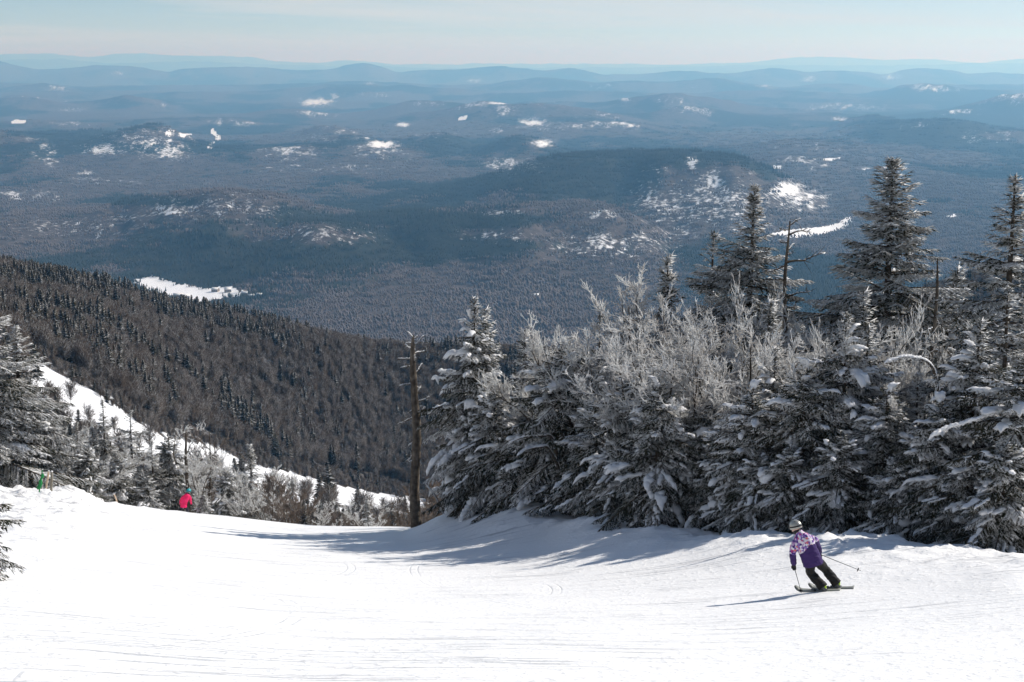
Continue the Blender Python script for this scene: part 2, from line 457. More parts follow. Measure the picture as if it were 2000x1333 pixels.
_rh = np.random.default_rng(2024)
HILLOCKS = []
for _i in range(64):                 # the many lesser hills of the lowland, farther ones in greater number
    _Y = math.exp(_rh.uniform(math.log(7600), math.log(29000)))
    _c = _rh.uniform(-250, 2250); _hw = _rh.uniform(45, 150)
    _z = VALLEY + max(_Y / 1000 - 12, 0) * 2.2
    _up = _rh.uniform(45, 115) * (1.0 if _Y < 15000 else 1.45)
    HILLOCKS.append((_c, _Y, _hw, _up, _rh.uniform(350, 700) * (1 + _Y / 25000)))

def far_z(x, y):
    yk = y / 1000.0
    base = VALLEY + np.clip(yk - 12, 0, 60) * 2.2
    base = base + (20 + 4.2 * np.clip(yk - 3, 0, 26)) * fbm(x / 2300.0, y / 2600.0, 3, 5)
    base = base + 12 * fbm(x / 420.0, y / 520.0, 11, 4)
    px = CX + (x / y) * F_PX * 0.985
    for k, (c, Yc, hw, up_, dep) in enumerate(HILLOCKS):
        sel = (np.abs(px - c) < 2.6 * hw) & (np.abs(y - Yc) < 2.6 * dep)
        if not sel.any(): continue
        q = ((px[sel] - c) / hw + 0.35 * fbm(x[sel] / 700.0, y[sel] / 700.0, 300 + k, 3)) ** 2 + ((y[sel] - Yc) / dep) ** 2
        base[sel] = np.maximum(base[sel], base[sel] * 0.6 + 0.4 * VALLEY + up_ * np.exp(-q) * (1 + 0.3 * fbm(x[sel] / 350.0, y[sel] / 350.0, 400 + k, 3)) + 0.4 * (base[sel] - VALLEY))
    z = base.copy()
    for k, (Yc, fr, bk, poly) in enumerate(RIDGES):
        pk = np.array([a for a, _ in poly], float); rk = np.array([b for _, b in poly], float)
        sel = (y > Yc - 3.0 * fr) & (y < Yc + 2.8 * bk)
        if k < 14: sel &= (px > pk[0] - 130) & (px < pk[-1] + 130)
        if not sel.any(): continue
        xs, ys, ps, bs = x[sel], y[sel], px[sel], base[sel]
        wob = Yc + 0.45 * fr * fbm(ps / 200.0, ps * 0 + 7.7 * k, 40 + k, 3)
        d = ys - wob
        fall = np.where(d < 0, np.exp(-(d / fr) ** 2), np.exp(-(d / bk) ** 2))
        row = pchip(pk, rk, np.clip(ps, pk[0], pk[-1]))
        row = row + (2.6 if k >= 14 else 1.4) * fbm(ps / 30.0, ps * 0 + 3.3 * k, 70 + k, 4)
        top = ratio(row) * wob
        edge = sstep(pk[0] - 120, pk[0] + 40, ps) * (1 - sstep(pk[-1] - 40, pk[-1] + 120, ps))
        if k >= 14: edge = 1.0
        relief = fbm(xs / (0.42 * fr), ys / (0.42 * fr), 90 + k, 5)
        hgt = np.clip(top - bs, 0, None) * fall * edge
        hgt = hgt * (1 + 0.75 * relief * np.clip(np.abs(d) / fr, 0, 1))
        z[sel] = np.maximum(z[sel], bs + hgt)
    return z

def ground_z(x, y):
    x = np.asarray(x, float); y = np.asarray(y, float)
    zt = table_z(x, np.maximum(y, 12.0))
    k = sstep(13.0, 15.5, y)
    # below 13 m the slope runs on up past the camera as a plane met at 14 m
    z14 = table_z(x, np.full_like(y, 14.0))
    zn = z14 + 0.34 * (14.0 - y)
    z = zn * (1 - k) + zt * k
    far = sstep(math.log(1500), math.log(2500), np.log(np.maximum(y, 1.0)))
    q = far > 0
    if np.any(q):
        z[q] = z[q] * (1 - far[q]) + far_z(x[q], y[q]) * far[q]
    return z

def gz(x, y):
    return float(ground_z(np.array([x]), np.array([y]))[0])

# ---- the groomed ski slope: one sheet, from behind the camera to below the crest
def ski_slope():
    ys = np.concatenate([np.linspace(-25, 10, 30)[:-1], np.exp(np.linspace(math.log(10), math.log(36), 230))[:-1], np.linspace(36, 80, 220)[:-1], np.linspace(80, 112, 40)])
    us = np.linspace(-0.6, 0.6, 400)
    Y, U = np.meshgrid(ys, us, indexing='ij')
    X = U * (np.maximum(Y, 10) + 6.0)
    Z = ground_z(X, Y)
    # small relief: rolls, and crumbly ploughed snow on the banks
    Z = Z + 0.05 * fbm(X / 3.0, Y / 4.0, 5, 4)
    px, py = to_px(X, np.maximum(Y, 5), Z)
    dz = np.zeros_like(Z)
    # bank strength: how far the surface lies above the general slope
    slope_line = np.interp(Y, [12, 30, 70, 112], [-5.7, -11.9, -23.4, -40])
    bank = sstep(0.4, 1.6, Z - slope_line) * sstep(20, 30, Y)
    lump = np.clip(fbm(X / 0.5, Y / 0.6, 21, 4), 0.0, 1) * 0.42 + 0.09 * np.clip(fbm(X / 0.2, Y / 0.25, 29, 2), 0, 1)
    Z = Z + bank * lump * sstep(-30, -10, X + 20)
    Z = Z + 0.012 * np.clip(fbm(X / 0.16, Y / 0.16, 33, 3), 0, 1) * (1 - sstep(25, 40, Y))
    n, m = Y.shape
    V = np.stack([X, Y, Z], -1).reshape(-1, 3)
    i = np.arange(n - 1)[:, None] * m + np.arange(m - 1)[None, :]
    Fc = np.stack([i, i + 1, i + 1 + m, i + m], -1).reshape(-1, 4)
    o = mesh_obj('ski_slope', V, Fc, M['slope'], smooth=True)
    return tag(o, kind='structure')
ski_slope()

# ---- cover maps of the valley, in photograph columns and rows turned into places on the land
SNOWY = [  # column, row, half width, half height, strength
 (1400,395,120,50,.40),(1300,400,70,42,.38),(1560,392,70,26,.44),(430,410,150,30,.33),(640,458,110,20,.34),(1190,482,140,28,.36),(980,462,110,13,.33),(150,445,190,25,.28),(205,294,50,14,.4),(330,302,60,13,.38),(280,266,90,9,.33),(700,330,110,12,.26),(1000,325,70,14,.32),(1640,210,110,9,.30),(620,270,60,10,.28),(60,385,90,14,.34),(200,355,110,10,.27),(1330,455,60,20,.32),(1450,445,70,18,.30),(560,330,90,9,.26),(1050,245,80,10,.32),(850,262,90,9,.26),
 (330,412,42,10,.55),(455,402,28,6,.45),(515,408,16,8,.4),(430,380,80,8,.28),(250,425,60,6,.3),(420,425,60,8,.25),(640,455,90,16,.30),(600,445,40,8,.25),
 (60,430,120,16,.22),(150,440,160,20,.16),(1352,318,12,12,.6),(1390,355,26,26,.48),(1375,400,55,35,.33),(1300,390,70,30,.30),(1425,410,60,30,.30),(1540,370,28,16,.75),(1575,388,45,16,.5),
 (1510,380,22,14,.45),(1600,400,40,14,.3),(1280,330,40,10,.28),(1180,420,40,12,.42),(1170,470,45,14,.48),(1250,470,60,14,.42),(1150,490,90,14,.34),(980,416,60,6,.42),(970,460,80,10,.32),
 (1060,282,22,9,.55),(1040,240,30,10,.5),(970,255,14,5,.45),(1135,247,40,6,.35),(985,320,50,14,.40),(745,283,30,6,.75),(785,243,16,5,.6),(618,200,32,8,.6),(655,187,12,5,.5),(925,158,18,5,.45),(720,163,14,4,.4),
 (200,292,34,12,.52),(330,300,40,10,.48),(280,268,60,6,.42),(95,284,16,5,.4),(60,272,30,5,.3),(180,350,40,5,.35),(170,338,20,5,.5),(30,380,40,8,.42),(690,325,60,6,.35),(580,325,30,5,.35),(140,215,50,5,.3),
 (230,143,20,5,.35),(1650,208,70,8,.35),(1580,155,16,6,.4),(1740,150,24,8,.42),(1350,168,20,4,.3),(1490,168,16,3,.4),(1640,233,14,4,.5),(1910,270,50,14,.28),(1980,200,16,6,.35),(1640,265,30,6,.2),(1220,195,16,5,.4),
 (640,275,24,8,.32),(860,262,40,6,.25),(1730,328,20,3,.5),(1690,330,20,3,.5),(1500,172,20,4,.3),
]
FIELDS = [  # open white fields and ice: outline columns and rows
 [(322,262),(372,262),(374,265),(340,265),(322,264)],
 [(408,288),(412,279),(419,278),(417,285),(412,291),(405,291)],
 [(411,251),(416,251),(421,262),(428,264),(431,273),(427,275),(421,267),(414,261)],
 [(891,231),(905,229),(929,229),(929,231),(900,233)],
 [(22,238),(30,235),(48,235),(50,238),(34,241),(23,240)],
 [(1606,313),(1618,309),(1640,309),(1638,313),(1620,315)],
 [(1502,327),(1512,324),(1530,327),(1528,331),(1515,331)],
 [(1505,458),(1545,449),(1600,445),(1638,437),(1652,426),(1668,422),(1664,433),(1646,448),(1600,459),(1560,464),(1530,462)],
 [(1845,424),(1862,419),(1888,418),(1870,422),(1850,426)],
]

def in_poly(px, py, poly):
    inside = np.zeros(px.shape, bool)
    n = len(poly)
    for i in range(n):
        x0, y0 = poly[i]; x1, y1 = poly[(i + 1) % n]
        c = ((y0 > py) != (y1 > py)) & (px < (x1 - x0) * (py - y0) / (y1 - y0 + 1e-9) + x0)
        inside ^= c
    return inside

TRAIL_A = [(40,690),(85,722),(150,752),(215,790),(300,848),(350,862),(410,872),(446,893),(470,905),(560,925),(650,945),(730,962),(800,974),(860,984),(860,1006),(800,1002),(700,992),(600,972),(500,950),(440,920),(330,898),(280,874),(200,822),(120,770),(60,732)]
TRAIL_B = [(290,900),(330,870),(350,930),(310,960)]
BASE_AREA = [(262,548),(300,540),(330,552),(360,556),(400,566),(450,560),(472,570),(474,578),(440,580),(400,590),(370,588),(330,578),(290,566)]
CLEAR = [[(412,645),(430,640),(434,652),(418,660)], [(512,712),(530,712),(532,726),(516,728)], [(690,628),(760,634),(755,640),(700,636)]]

def cover(x, y, z):
    px, py = to_px(x, y, z)
    snow = 0.05 + 0.10 * fbm(x / 900.0, y / 1500.0, 55, 4) + np.where(y > 2400, 0.0, 0.1)
    conif = 0.46 + 0.75 * fbm(x / 800.0, y / 1300.0, 66, 4) + 0.3 * fbm(x / 230.0, y / 420.0, 67, 3)
    for c, r_, hw, hh, s in ((1120,335,260,45,.6),(1400,312,120,16,.6),(950,425,260,20,.5),(1000,482,300,24,.45),(300,394,130,10,.5),(1750,258,170,32,.6),(1940,215,130,28,.6),(960,282,90,14,.5),(170,288,120,10,.5),(330,292,70,10,.5),(600,500,200,25,.35),(1010,238,90,9,.5),(1500,345,90,22,.5),(1640,345,170,28,-.6),(1560,300,200,20,-.5),(850,335,150,20,-.4),(700,370,150,16,-.4)):
        q = (np.abs(px - c) < 2.2 * hw) & (np.abs(py - r_) < 2.2 * hh) & (y > 2400)
        conif[q] += s * np.exp(-((px[q] - c) / hw) ** 2 - ((py[q] - r_) / hh) ** 2)
    jit = 1 + 0.5 * fbm(px / 18.0, py / 6.0, 77, 3)
    rag = fbm(px / 11.0, py / 4.2, 78, 4) + 0.5 * fbm(px / 5.0 - py / 6.0, py / 5.0, 79, 2)
    for c, r_, hw, hh, s in SNOWY:
        q = (np.abs(px - c) < 2.6 * hw) & (np.abs(py - r_) < 2.6 * hh) & (y > 2400)
        d = ((px[q] - c) / hw) ** 2 + ((py[q] - r_) / hh) ** 2
        snow[q] = np.maximum(snow[q], (s * 1.25 + 0.42 * rag[q] * (0.4 + s)) * np.exp(-0.6 * d * jit[q]))
    for k, (c, Yc, hw, up_, dep) in enumerate(HILLOCKS):           # ledges and cuttings on the sunny flanks
        if k % 5 < 3: 
            q = (np.abs(px - c) < 1.6 * hw) & (np.abs(y - Yc) < 2.0 * dep)
            d = ((px[q] - c - 0.35 * hw) / (0.5 * hw)) ** 2 + ((y[q] - Yc + 0.3 * dep) / (0.5 * dep)) ** 2
            snow[q] = np.maximum(snow[q], (0.30 + 0.06 * (k % 4) + 0.5 * rag[q]) * np.exp(-0.6 * d * jit[q]))
    conif = conif - snow * 0.5
    for poly in FIELDS:
        snow = np.where(in_poly(px, py, poly) & (y > 2400), 3.0, snow)
    t = in_poly(px + 4 * fbm(px / 30, py / 30, 8, 2), py + 4 * fbm(px / 25, py / 25, 9, 2), TRAIL_A) & (y < 1400) & (y > 200)
    snow = np.where(t, 3.0, snow)
    for poly in CLEAR:
        snow = np.where(in_poly(px, py, poly) & (y < 1400) & (y > 300), 3.0, snow)
    b = in_poly(px + 5 * fbm(px / 14, py / 9, 8, 2), py + 2 * fbm(px / 14, py / 9, 9, 2), BASE_AREA) & (y > 2400)
    snow = np.where(b, 3.0, snow)
    snow = np.where((y < 1400) & (snow < 1.5), 0.34, snow)          # forest floor: snow between the stems
    snow = np.where((y < 470) & (snow < 1.2), 1.1, snow)
    snow = np.where(y < 200, 2.0, snow)
    return snow, conif

def far_land():
    az = np.linspace(R(-25), R(25), 640)
    rr = np.concatenate([np.exp(np.linspace(math.log(104), math.log(3000), 190))[:-1], np.exp(np.linspace(math.log(3000), math.log(9000), 190))[:-1], np.exp(np.linspace(math.log(9000), math.log(92000), 200))])
    RR, AZ = np.meshgrid(rr, az, indexing='ij')
    X = RR * np.tan(AZ); Y = RR
    Z = ground_z(X, Y)
    snow, conif = cover(X, Y, Z)
    Zs = Z - 0.6 * (1 - sstep(112, 140, Y)) * 2
    n, m = X.shape
    V = np.stack([X, Y, Zs], -1).reshape(-1, 3)
    i = np.arange(n - 1)[:, None] * m + np.arange(m - 1)[None, :]
    Fc = np.stack([i, i + 1, i + 1 + m, i + m], -1).reshape(-1, 4)
    o = mesh_obj('hills', V, Fc, M['terrain'], smooth=True)
    for nm, arr in (('snow', snow), ('conifer', conif)):
        a = o.data.attributes.new(nm, 'FLOAT', 'POINT')
        a.data.foreach_set('value', arr.ravel().astype(np.float32))
    return tag(o, kind='structure')
far_land()

# ------------------------------------------------------------------ tree kit
def raw_mesh(name, verts, faces, mats, smooth=False, mat_idx=None):
    o = mesh_obj(name, verts, faces, mats, smooth=smooth, mat_idx=mat_idx)
    me = o.data
    bpy.data.objects.remove(o)
    return me

def unit(v):
    return v / np.maximum(np.linalg.norm(v, axis=-1, keepdims=True), 1e-9)

def twig_mesh(P, D, L, W, top):
    """needle twigs: slim three-sided spikes; top = material index of the two upper faces"""
    D = unit(D)
    S = unit(np.cross(D, np.array([0, 0, 1.0])) + 1e-6)
    U = np.cross(S, D)
    W = W[:, None]; Lc = L[:, None]
    a = P + U * W * 0.55
    b = P - S * W - U * W * 0.45
    c = P + S * W - U * W * 0.45
    t = P + D * Lc
    n = len(P)
    V = np.stack([a, b, c, t], 1).reshape(-1, 3)
    k = np.arange(n) * 4
    F = np.stack([np.stack([k, k + 1, k + 3], 1), np.stack([k + 2, k, k + 3], 1), np.stack([k + 1, k + 2, k + 3], 1)], 1).reshape(-1, 3)
    mi = np.stack([top, top, np.where(top == 1, 1, 0)], 1).ravel()      # rime coats a twig all round, snow only its top
    return V, F, mi

def tube_mesh(p0, p1, r0, r1, sides=4):
    p0, p1 = np.asarray(p0, float), np.asarray(p1, float)
    r0, r1 = np.asarray(r0, float), np.asarray(r1, float)
    D = unit(p1 - p0)
    ref = np.where(np.abs(D[:, 2:3]) > 0.9, np.array([[1.0, 0, 0]]), np.array([[0, 0, 1.0]]))
    S = unit(np.cross(D, ref)); U = np.cross(D, S)
    ang = np.arange(sides) / sides * 2 * math.pi
    ring = S[:, None, :] * np.cos(ang)[None, :, None] + U[:, None, :] * np.sin(ang)[None, :, None]
    A = p0[:, None, :] + ring * r0[:, None, None]
    B = p1[:, None, :] + ring * r1[:, None, None]
    V = np.concatenate([A, B], 1).reshape(-1, 3)
    base = np.arange(len(p0))[:, None] * 2 * sides
    j = np.arange(sides)[None, :]; j2 = (j + 1) % sides
    F = np.stack([base + j, base + j2, base + sides + j2, base + sides + j], -1).reshape(-1, 4)
    return V, F

def lathe_chain(pts, rad, sides=8, rough=0.0, rng=None):
    """one continuous bent trunk"""
    pts = np.asarray(pts, float); rad = np.asarray(rad, float)
    T = unit(np.gradient(pts, axis=0))
    S = unit(np.cross(T, np.array([[0.0, 1.0, 0.0]])) + 1e-6); U = np.cross(T, S)
    ang = np.arange(sides) / sides * 2 * math.pi
    rr = rad[:, None] * (1 + (rough * rng.standard_normal((len(pts), sides)) if rng is not None else 0))
    V = pts[:, None, :] + rr[:, :, None] * (S[:, None, :] * np.cos(ang)[None, :, None] + U[:, None, :] * np.sin(ang)[None, :, None])
    n = len(pts)
    V = V.reshape(-1, 3)
    i = np.arange(n - 1)[:, None] * sides; j = np.arange(sides)[None, :]; j2 = (j + 1) % sides
    F = np.stack([i + j, i + j2, i + sides + j2, i + sides + j], -1).reshape(-1, 4)
    return V, F

def join(parts):
    Vs, Fs, n = [], [], 0
    for V, F in parts:
        Vs.append(V); Fs.append(F + n); n += len(V)
    return np.concatenate(Vs), np.concatenate(Fs)

_bm = bmesh.new(); bmesh.ops.create_uvsphere(_bm, u_segments=7, v_segments=5, radius=1.0); bmesh.ops.triangulate(_bm, faces=_bm.faces[:])
ICO_V = np.array([v.co[:] for v in _bm.verts]); ICO_F = np.array([[v.index for v in f.verts] for f in _bm.faces]); _bm.free()

def pillow_mesh(C, D, sx, sy, sz, rng):
    """lumps of settled snow"""
    n = len(C); D = unit(D)
    S = unit(np.cross(D, np.array([0, 0, 1.0])) + 1e-6); U = np.cross(S, D)
    ph = rng.uniform(0, 6.28, (n, 3)); fr = rng.uniform(1.5, 3.2, (n, 3))
    v = ICO_V[None]
    lum = 1 + 0.16 * (np.sin(v[:, :, 0] * fr[:, 0:1] * 2 + ph[:, 0:1]) + np.sin(v[:, :, 1] * fr[:, 1:2] * 2 + ph[:, 1:2]) + 0.6 * np.sin(v[:, :, 2] * fr[:, 2:3] * 2 + ph[:, 2:3]))
    x = v[:, :, 0] * lum * sx[:, None]; y = v[:, :, 1] * lum * sy[:, None]
    z = np.where(v[:, :, 2] < 0, 0.35, 1.0) * v[:, :, 2] * lum * sz[:, None]
    z = z - 0.5 * x * x / np.maximum(sx[:, None], 1e-3)          # hangs over the tip
    V = C[:, None, :] + x[..., None] * D[:, None, :] + y[..., None] * S[:, None, :] + z[..., None] * U[:, None, :]
    F = ICO_F[None] + (np.arange(n) * len(ICO_V))[:, None, None]
    return V.reshape(-1, 3), F.reshape(-1, 3)

def make_spruce(seed, h, rad, power=1.0, step=0.30, per=6, droop=0.30, snowy=0.45, frosty=0.3, pillows=1.0, low=0.03,
                gap=0.0, lobes=0.25, el_low=-28.0, twig=1.0, spire=0.0, bend=0.15, psize=1.0):
    rng = np.random.default_rng(seed)
    P_, D_, L_, W_, T_ = [], [], [], [], []
    br0, br1, rr0, rr1 = [], [], [], []
    pc, pd, px_, py_, pz_ = [], [], [], [], []
    bx, by = rng.uniform(-bend, bend, 2)
    def axis(z):
        t = z / h
        return np.array([bx * math.sin(t * 2.6), by * math.sin(t * 2.1 + 0.5), z])
    ph1, ph2 = rng.uniform(0, 6.28, 2)
    z = low * h
    while z < h - 0.12:
        t = z / h
        nb = max(3, int(round(per * (0.75 + 0.5 * rng.random()) * (1 - 0.35 * t))))
        a0 = rng.uniform(0, 6.28)
        for k in range(nb):
            if rng.random() < gap: continue
            az = a0 + 6.283 * k / nb + rng.normal(0, 0.25)
            L = rad * (1 - t) ** power * rng.uniform(0.62, 1.14) * (1 + lobes * math.sin(2 * az + ph1 + 5 * t) * math.sin(9 * t + ph2))
            if spire and t > 1 - spire: L *= 0.55
            if t < 0.12: L *= 0.75 + 2 * t
            L = max(L, 0.10)
            el = R(np.interp(t, [0, 0.45, 0.85, 1.0], [el_low, -8, 18, 62]) + rng.normal(0, 7))
            dr = droop * np.interp(t, [0, 0.8, 1], [1.15, 0.7, 0.1]) * rng.uniform(0.7, 1.3)
            dh = np.array([math.cos(az), math.sin(az), 0]); side = np.array([-math.sin(az), math.cos(az), 0])
            o0 = axis(z + rng.uniform(-0.5, 0.5) * step)
            ce, se = math.cos(el), math.sin(el)
            def B(s):
                s = np.asarray(s)[..., None]
                return o0 + dh * (L * s * ce) + np.array([0, 0, 1.0]) * (L * (s * se - dr * s ** 2 + 0.45 * dr * s ** 3.2))
            s5 = np.linspace(0, 1, 5); bp = B(s5)
            br0.append(bp[:-1]); br1.append(bp[1:])
            rb = (0.010 + 0.012 * L) * (1 - 0.8 * s5); rr0.append(rb[:-1]); rr1.append(rb[1:])
            beta = np.clip(rng.normal(snowy, 0.28), 0.02, 0.97)
            m = max(3, int(L / (0.125 * twig)))
            s = np.linspace(0.16 if L > 0.6 else 0.05, 0.98, m)
            s = np.repeat(s, 2) + rng.normal(0, 0.015, 2 * m)
            sd = np.tile([1.0, -1.0], m)
            q = B(np.clip(s, 0, 1)); q2 = B(np.clip(s + 0.05, 0, 1.05)); tan = unit(q2 - q)
            an = np.radians(np.interp(s, [0, 1], [62, 28]) + rng.normal(0, 8, 2 * m))
            dirn = tan * np.cos(an)[:, None] + side * (sd * np.sin(an))[:, None]
            dirn[:, 2] -= 0.12 + 0.35 * dr + 0.10 * rng.random(2 * m)
            dirn = unit(dirn)
            lb = (0.40 * L * np.clip(1 - s, 0, 1) ** 0.75 * np.interp(s, [0, 0.25], [0.55, 1]) + 0.09) * rng.uniform(0.65, 1.15, 2 * m)
            # the branchlet itself, then the twigs along it
            def add(P, D, Ln, Wd, hang):
                n = len(P)
                if n == 0: return
                u = rng.random(n)
                top = np.where(u < beta, 2, np.where(u < beta + frosty, 1, 0))
                P_.append(P); D_.append(D); L_.append(Ln); W_.append(Wd); T_.append(top)
            add(q, dirn, lb * 1.05, np.full(2 * m, 0.026 * twig), 0)
            kmax = int(lb.max() / (0.085 * twig)) + 1
            for kk in range(kmax):
                uu = (kk + 0.6) * 0.085 * twig / lb
                ok = uu < 1.0
                if not ok.any(): break
                pp = q[ok] + dirn[ok] * (lb[ok] * uu[ok])[:, None]
                pp[:, 2] -= 0.18 * lb[ok] * uu[ok] ** 2
                for sgn in (1, -1):
                    dd = dirn[ok] + sgn * unit(np.cross(dirn[ok], np.array([0, 0, 1.0]))) * 0.75
                    dd[:, 2] -= rng.uniform(0.05, 0.55, ok.sum())
                    add(pp, dd, rng.uniform(0.10, 0.20, ok.sum()) * twig, np.full(ok.sum(), 0.024 * twig) * rng.uniform(0.8, 1.3, ok.sum()), 1)
            # leader of the branch
            add(B(np.array([0.93])), tan[-1:], np.array([0.22]), np.array([0.028]), 0)
            # snow lying along the bough: runs of overlapping lumps
            nrun = rng.poisson(pillows * beta * 0.75 * L * (1.0 if t < 0.62 or h < 9 else 0.35))
            if nrun and L > 0.35:
                for _r in range(nrun):
                    c = rng.integers(2, 7); s0 = rng.uniform(0.3, 0.9); off = rng.normal(0, 0.20) * (L * (1 - s0) + 0.25)
                    big = rng.lognormal(-0.15, 0.48) * psize * (1.0 if t < 0.62 or h < 9 else 0.6)
                    sp_ = np.clip(s0 + np.arange(c) * 0.075 * big / L * 1.3, 0, 1.03)
                    cen = B(sp_) + side * (off + rng.normal(0, 0.03, c))[:, None]
                    cen[:, 2] += 0.012 - 0.25 * abs(off) * (0.3 + dr)
                    tg = unit(B(np.clip(sp_ + 0.05, 0, 1.1)) - B(np.clip(sp_ - 0.05, 0, 1.1)) + 1e-6) + side * rng.normal(0, 0.2, c)[:, None]
                    bb = big * rng.uniform(0.6, 1.15, c)
                    pc.append(cen); pd.append(tg)
                    px_.append(0.13 * bb * rng.uniform(0.9, 1.5, c)); py_.append(0.075 * bb); pz_.append(0.045 * bb * rng.uniform(0.7, 1.3, c))
        z += step * rng.uniform(0.7, 1.3) * (1.0 if t < 0.75 else 0.7)
    # leader shoot
    tip = axis(h)
    zs = np.linspace(h - 0.55, h - 0.02, 9)
    lp = np.array([axis(q) for q in np.repeat(zs, 3)])
    az = rng.uniform(0, 6.28, len(lp))
    P_.append(lp); D_.append(np.stack([np.cos(az), np.sin(az), np.full(len(lp), 0.9)], 1)); L_.append(np.interp(lp[:, 2], [h - .55, h], [.16, .07])); W_.append(np.full(len(lp), .022))
    T_.append(rng.choice([1, 2, 0], len(lp), p=[.45, .4, .15]))
    V, F, mi = twig_mesh(np.concatenate(P_), np.concatenate(D_), np.concatenate(L_), np.concatenate(W_), np.concatenate(T_))
    crown = raw_mesh('crown', V, F, [M['needle'], M['frost'], M['snow']], mat_idx=mi)
    zt = np.linspace(0, h, 14); r0 = 0.035 + 0.0135 * h
    tv = lathe_chain([axis(q) for q in zt], r0 * (1 - zt / h) ** 0.85 + 0.012, 8, 0.06, rng)
    bv = tube_mesh(np.concatenate(br0), np.concatenate(br1), np.concatenate(rr0), np.concatenate(rr1), 4)
    V, F = join([tv, bv])
    trunk = raw_mesh('trunk', V, F, M['bark'], smooth=True)
    snow = None
    if pc:
        V, F = pillow_mesh(np.concatenate(pc), np.concatenate(pd), np.concatenate(px_), np.concatenate(py_), np.concatenate(pz_), rng)
        snow = raw_mesh('snow_load', V, F, M['snow'], smooth=True)
    return dict(kind='spruce', h=h, trunk=trunk, crown=crown, snow=snow)

def make_bare(seed, h, stems=3, spread=0.5, levels=4, up=0.10, rime=True, kids=(1.5, 1.6, 1.7, 0), base_r=0.055, lens=(1.0, 0.42, 0.46, 0.5), twigr=0.0125, jitter=0.16):
    rng = np.random.default_rng(seed)
    seg = [[] for _ in range(levels)]
    def grow(p, d, length, r, lv):
        ns = (8, 6, 4, 3)[lv]
        step = length / ns
        for i in range(ns):
            d = d + rng.normal(0, jitter, 3) * (0.6 if lv == 0 else 1.0)
            d[2] += up * (0.6 + lv * 0.5)
            d = d / np.linalg.norm(d)
            q = p + d * step
            ra = r * (1 - 0.75 * i / ns); rb = r * (1 - 0.75 * (i + 1) / ns)
            seg[lv].append((p, q, ra, rb))
            if lv < levels - 1 and not (lv == 0 and i < 2):
                for _ in range(rng.poisson(kids[lv])):
                    ax = rng.normal(0, 1, 3); ax -= d * ax.dot(d); ax /= np.linalg.norm(ax) + 1e-9
                    an = R(rng.uniform(24, 52))
                    nd = d * math.cos(an) + ax * math.sin(an)
                    grow(p + d * step * rng.random(), nd, length * lens[lv + 1] * rng.uniform(0.6, 1.1) * (1 - 0.35 * i / ns), max(rb * 0.62, twigr), lv + 1)
            p = q
    for s in range(stems):
        az = 6.283 * s / stems + rng.uniform(-0.6, 0.6)
        tilt = spread * rng.uniform(0.4, 1.0) if stems > 1 else 0.08
        d = np.array([math.cos(az) * tilt, math.sin(az) * tilt, 1.0]); d /= np.linalg.norm(d)
        grow(np.array([math.cos(az) * 0.1, math.sin(az) * 0.1, 0.0]), d, h * rng.uniform(0.72, 0.9), base_r * rng.uniform(0.7, 1.1), 0)
    def tm(ls, sides):
        a = list(zip(*ls))
        return tube_mesh(np.array(a[0]), np.array(a[1]), np.array(a[2]), np.array(a[3]), sides)
    V, F = join([tm(seg[0], 7), tm(seg[1], 4)])
    top = max(V[:, 2].max(), 0.1)
    trunk_raw = (V, F)
    V2, F2 = join([tm(seg[i], 3) for i in range(2, levels) if seg[i]])
    top = max(top, V2[:, 2].max())
    k = h / top
    trunk = raw_mesh('trunk', trunk_raw[0] * k, trunk_raw[1], M['bark'], smooth=True)
    crown = raw_mesh('crown', V2 * k, F2, M['rime'] if rime else M['twig_brown'])
    return dict(kind='bare', h=h, trunk=trunk, crown=crown, snow=None, nt=len(F2) * 2)

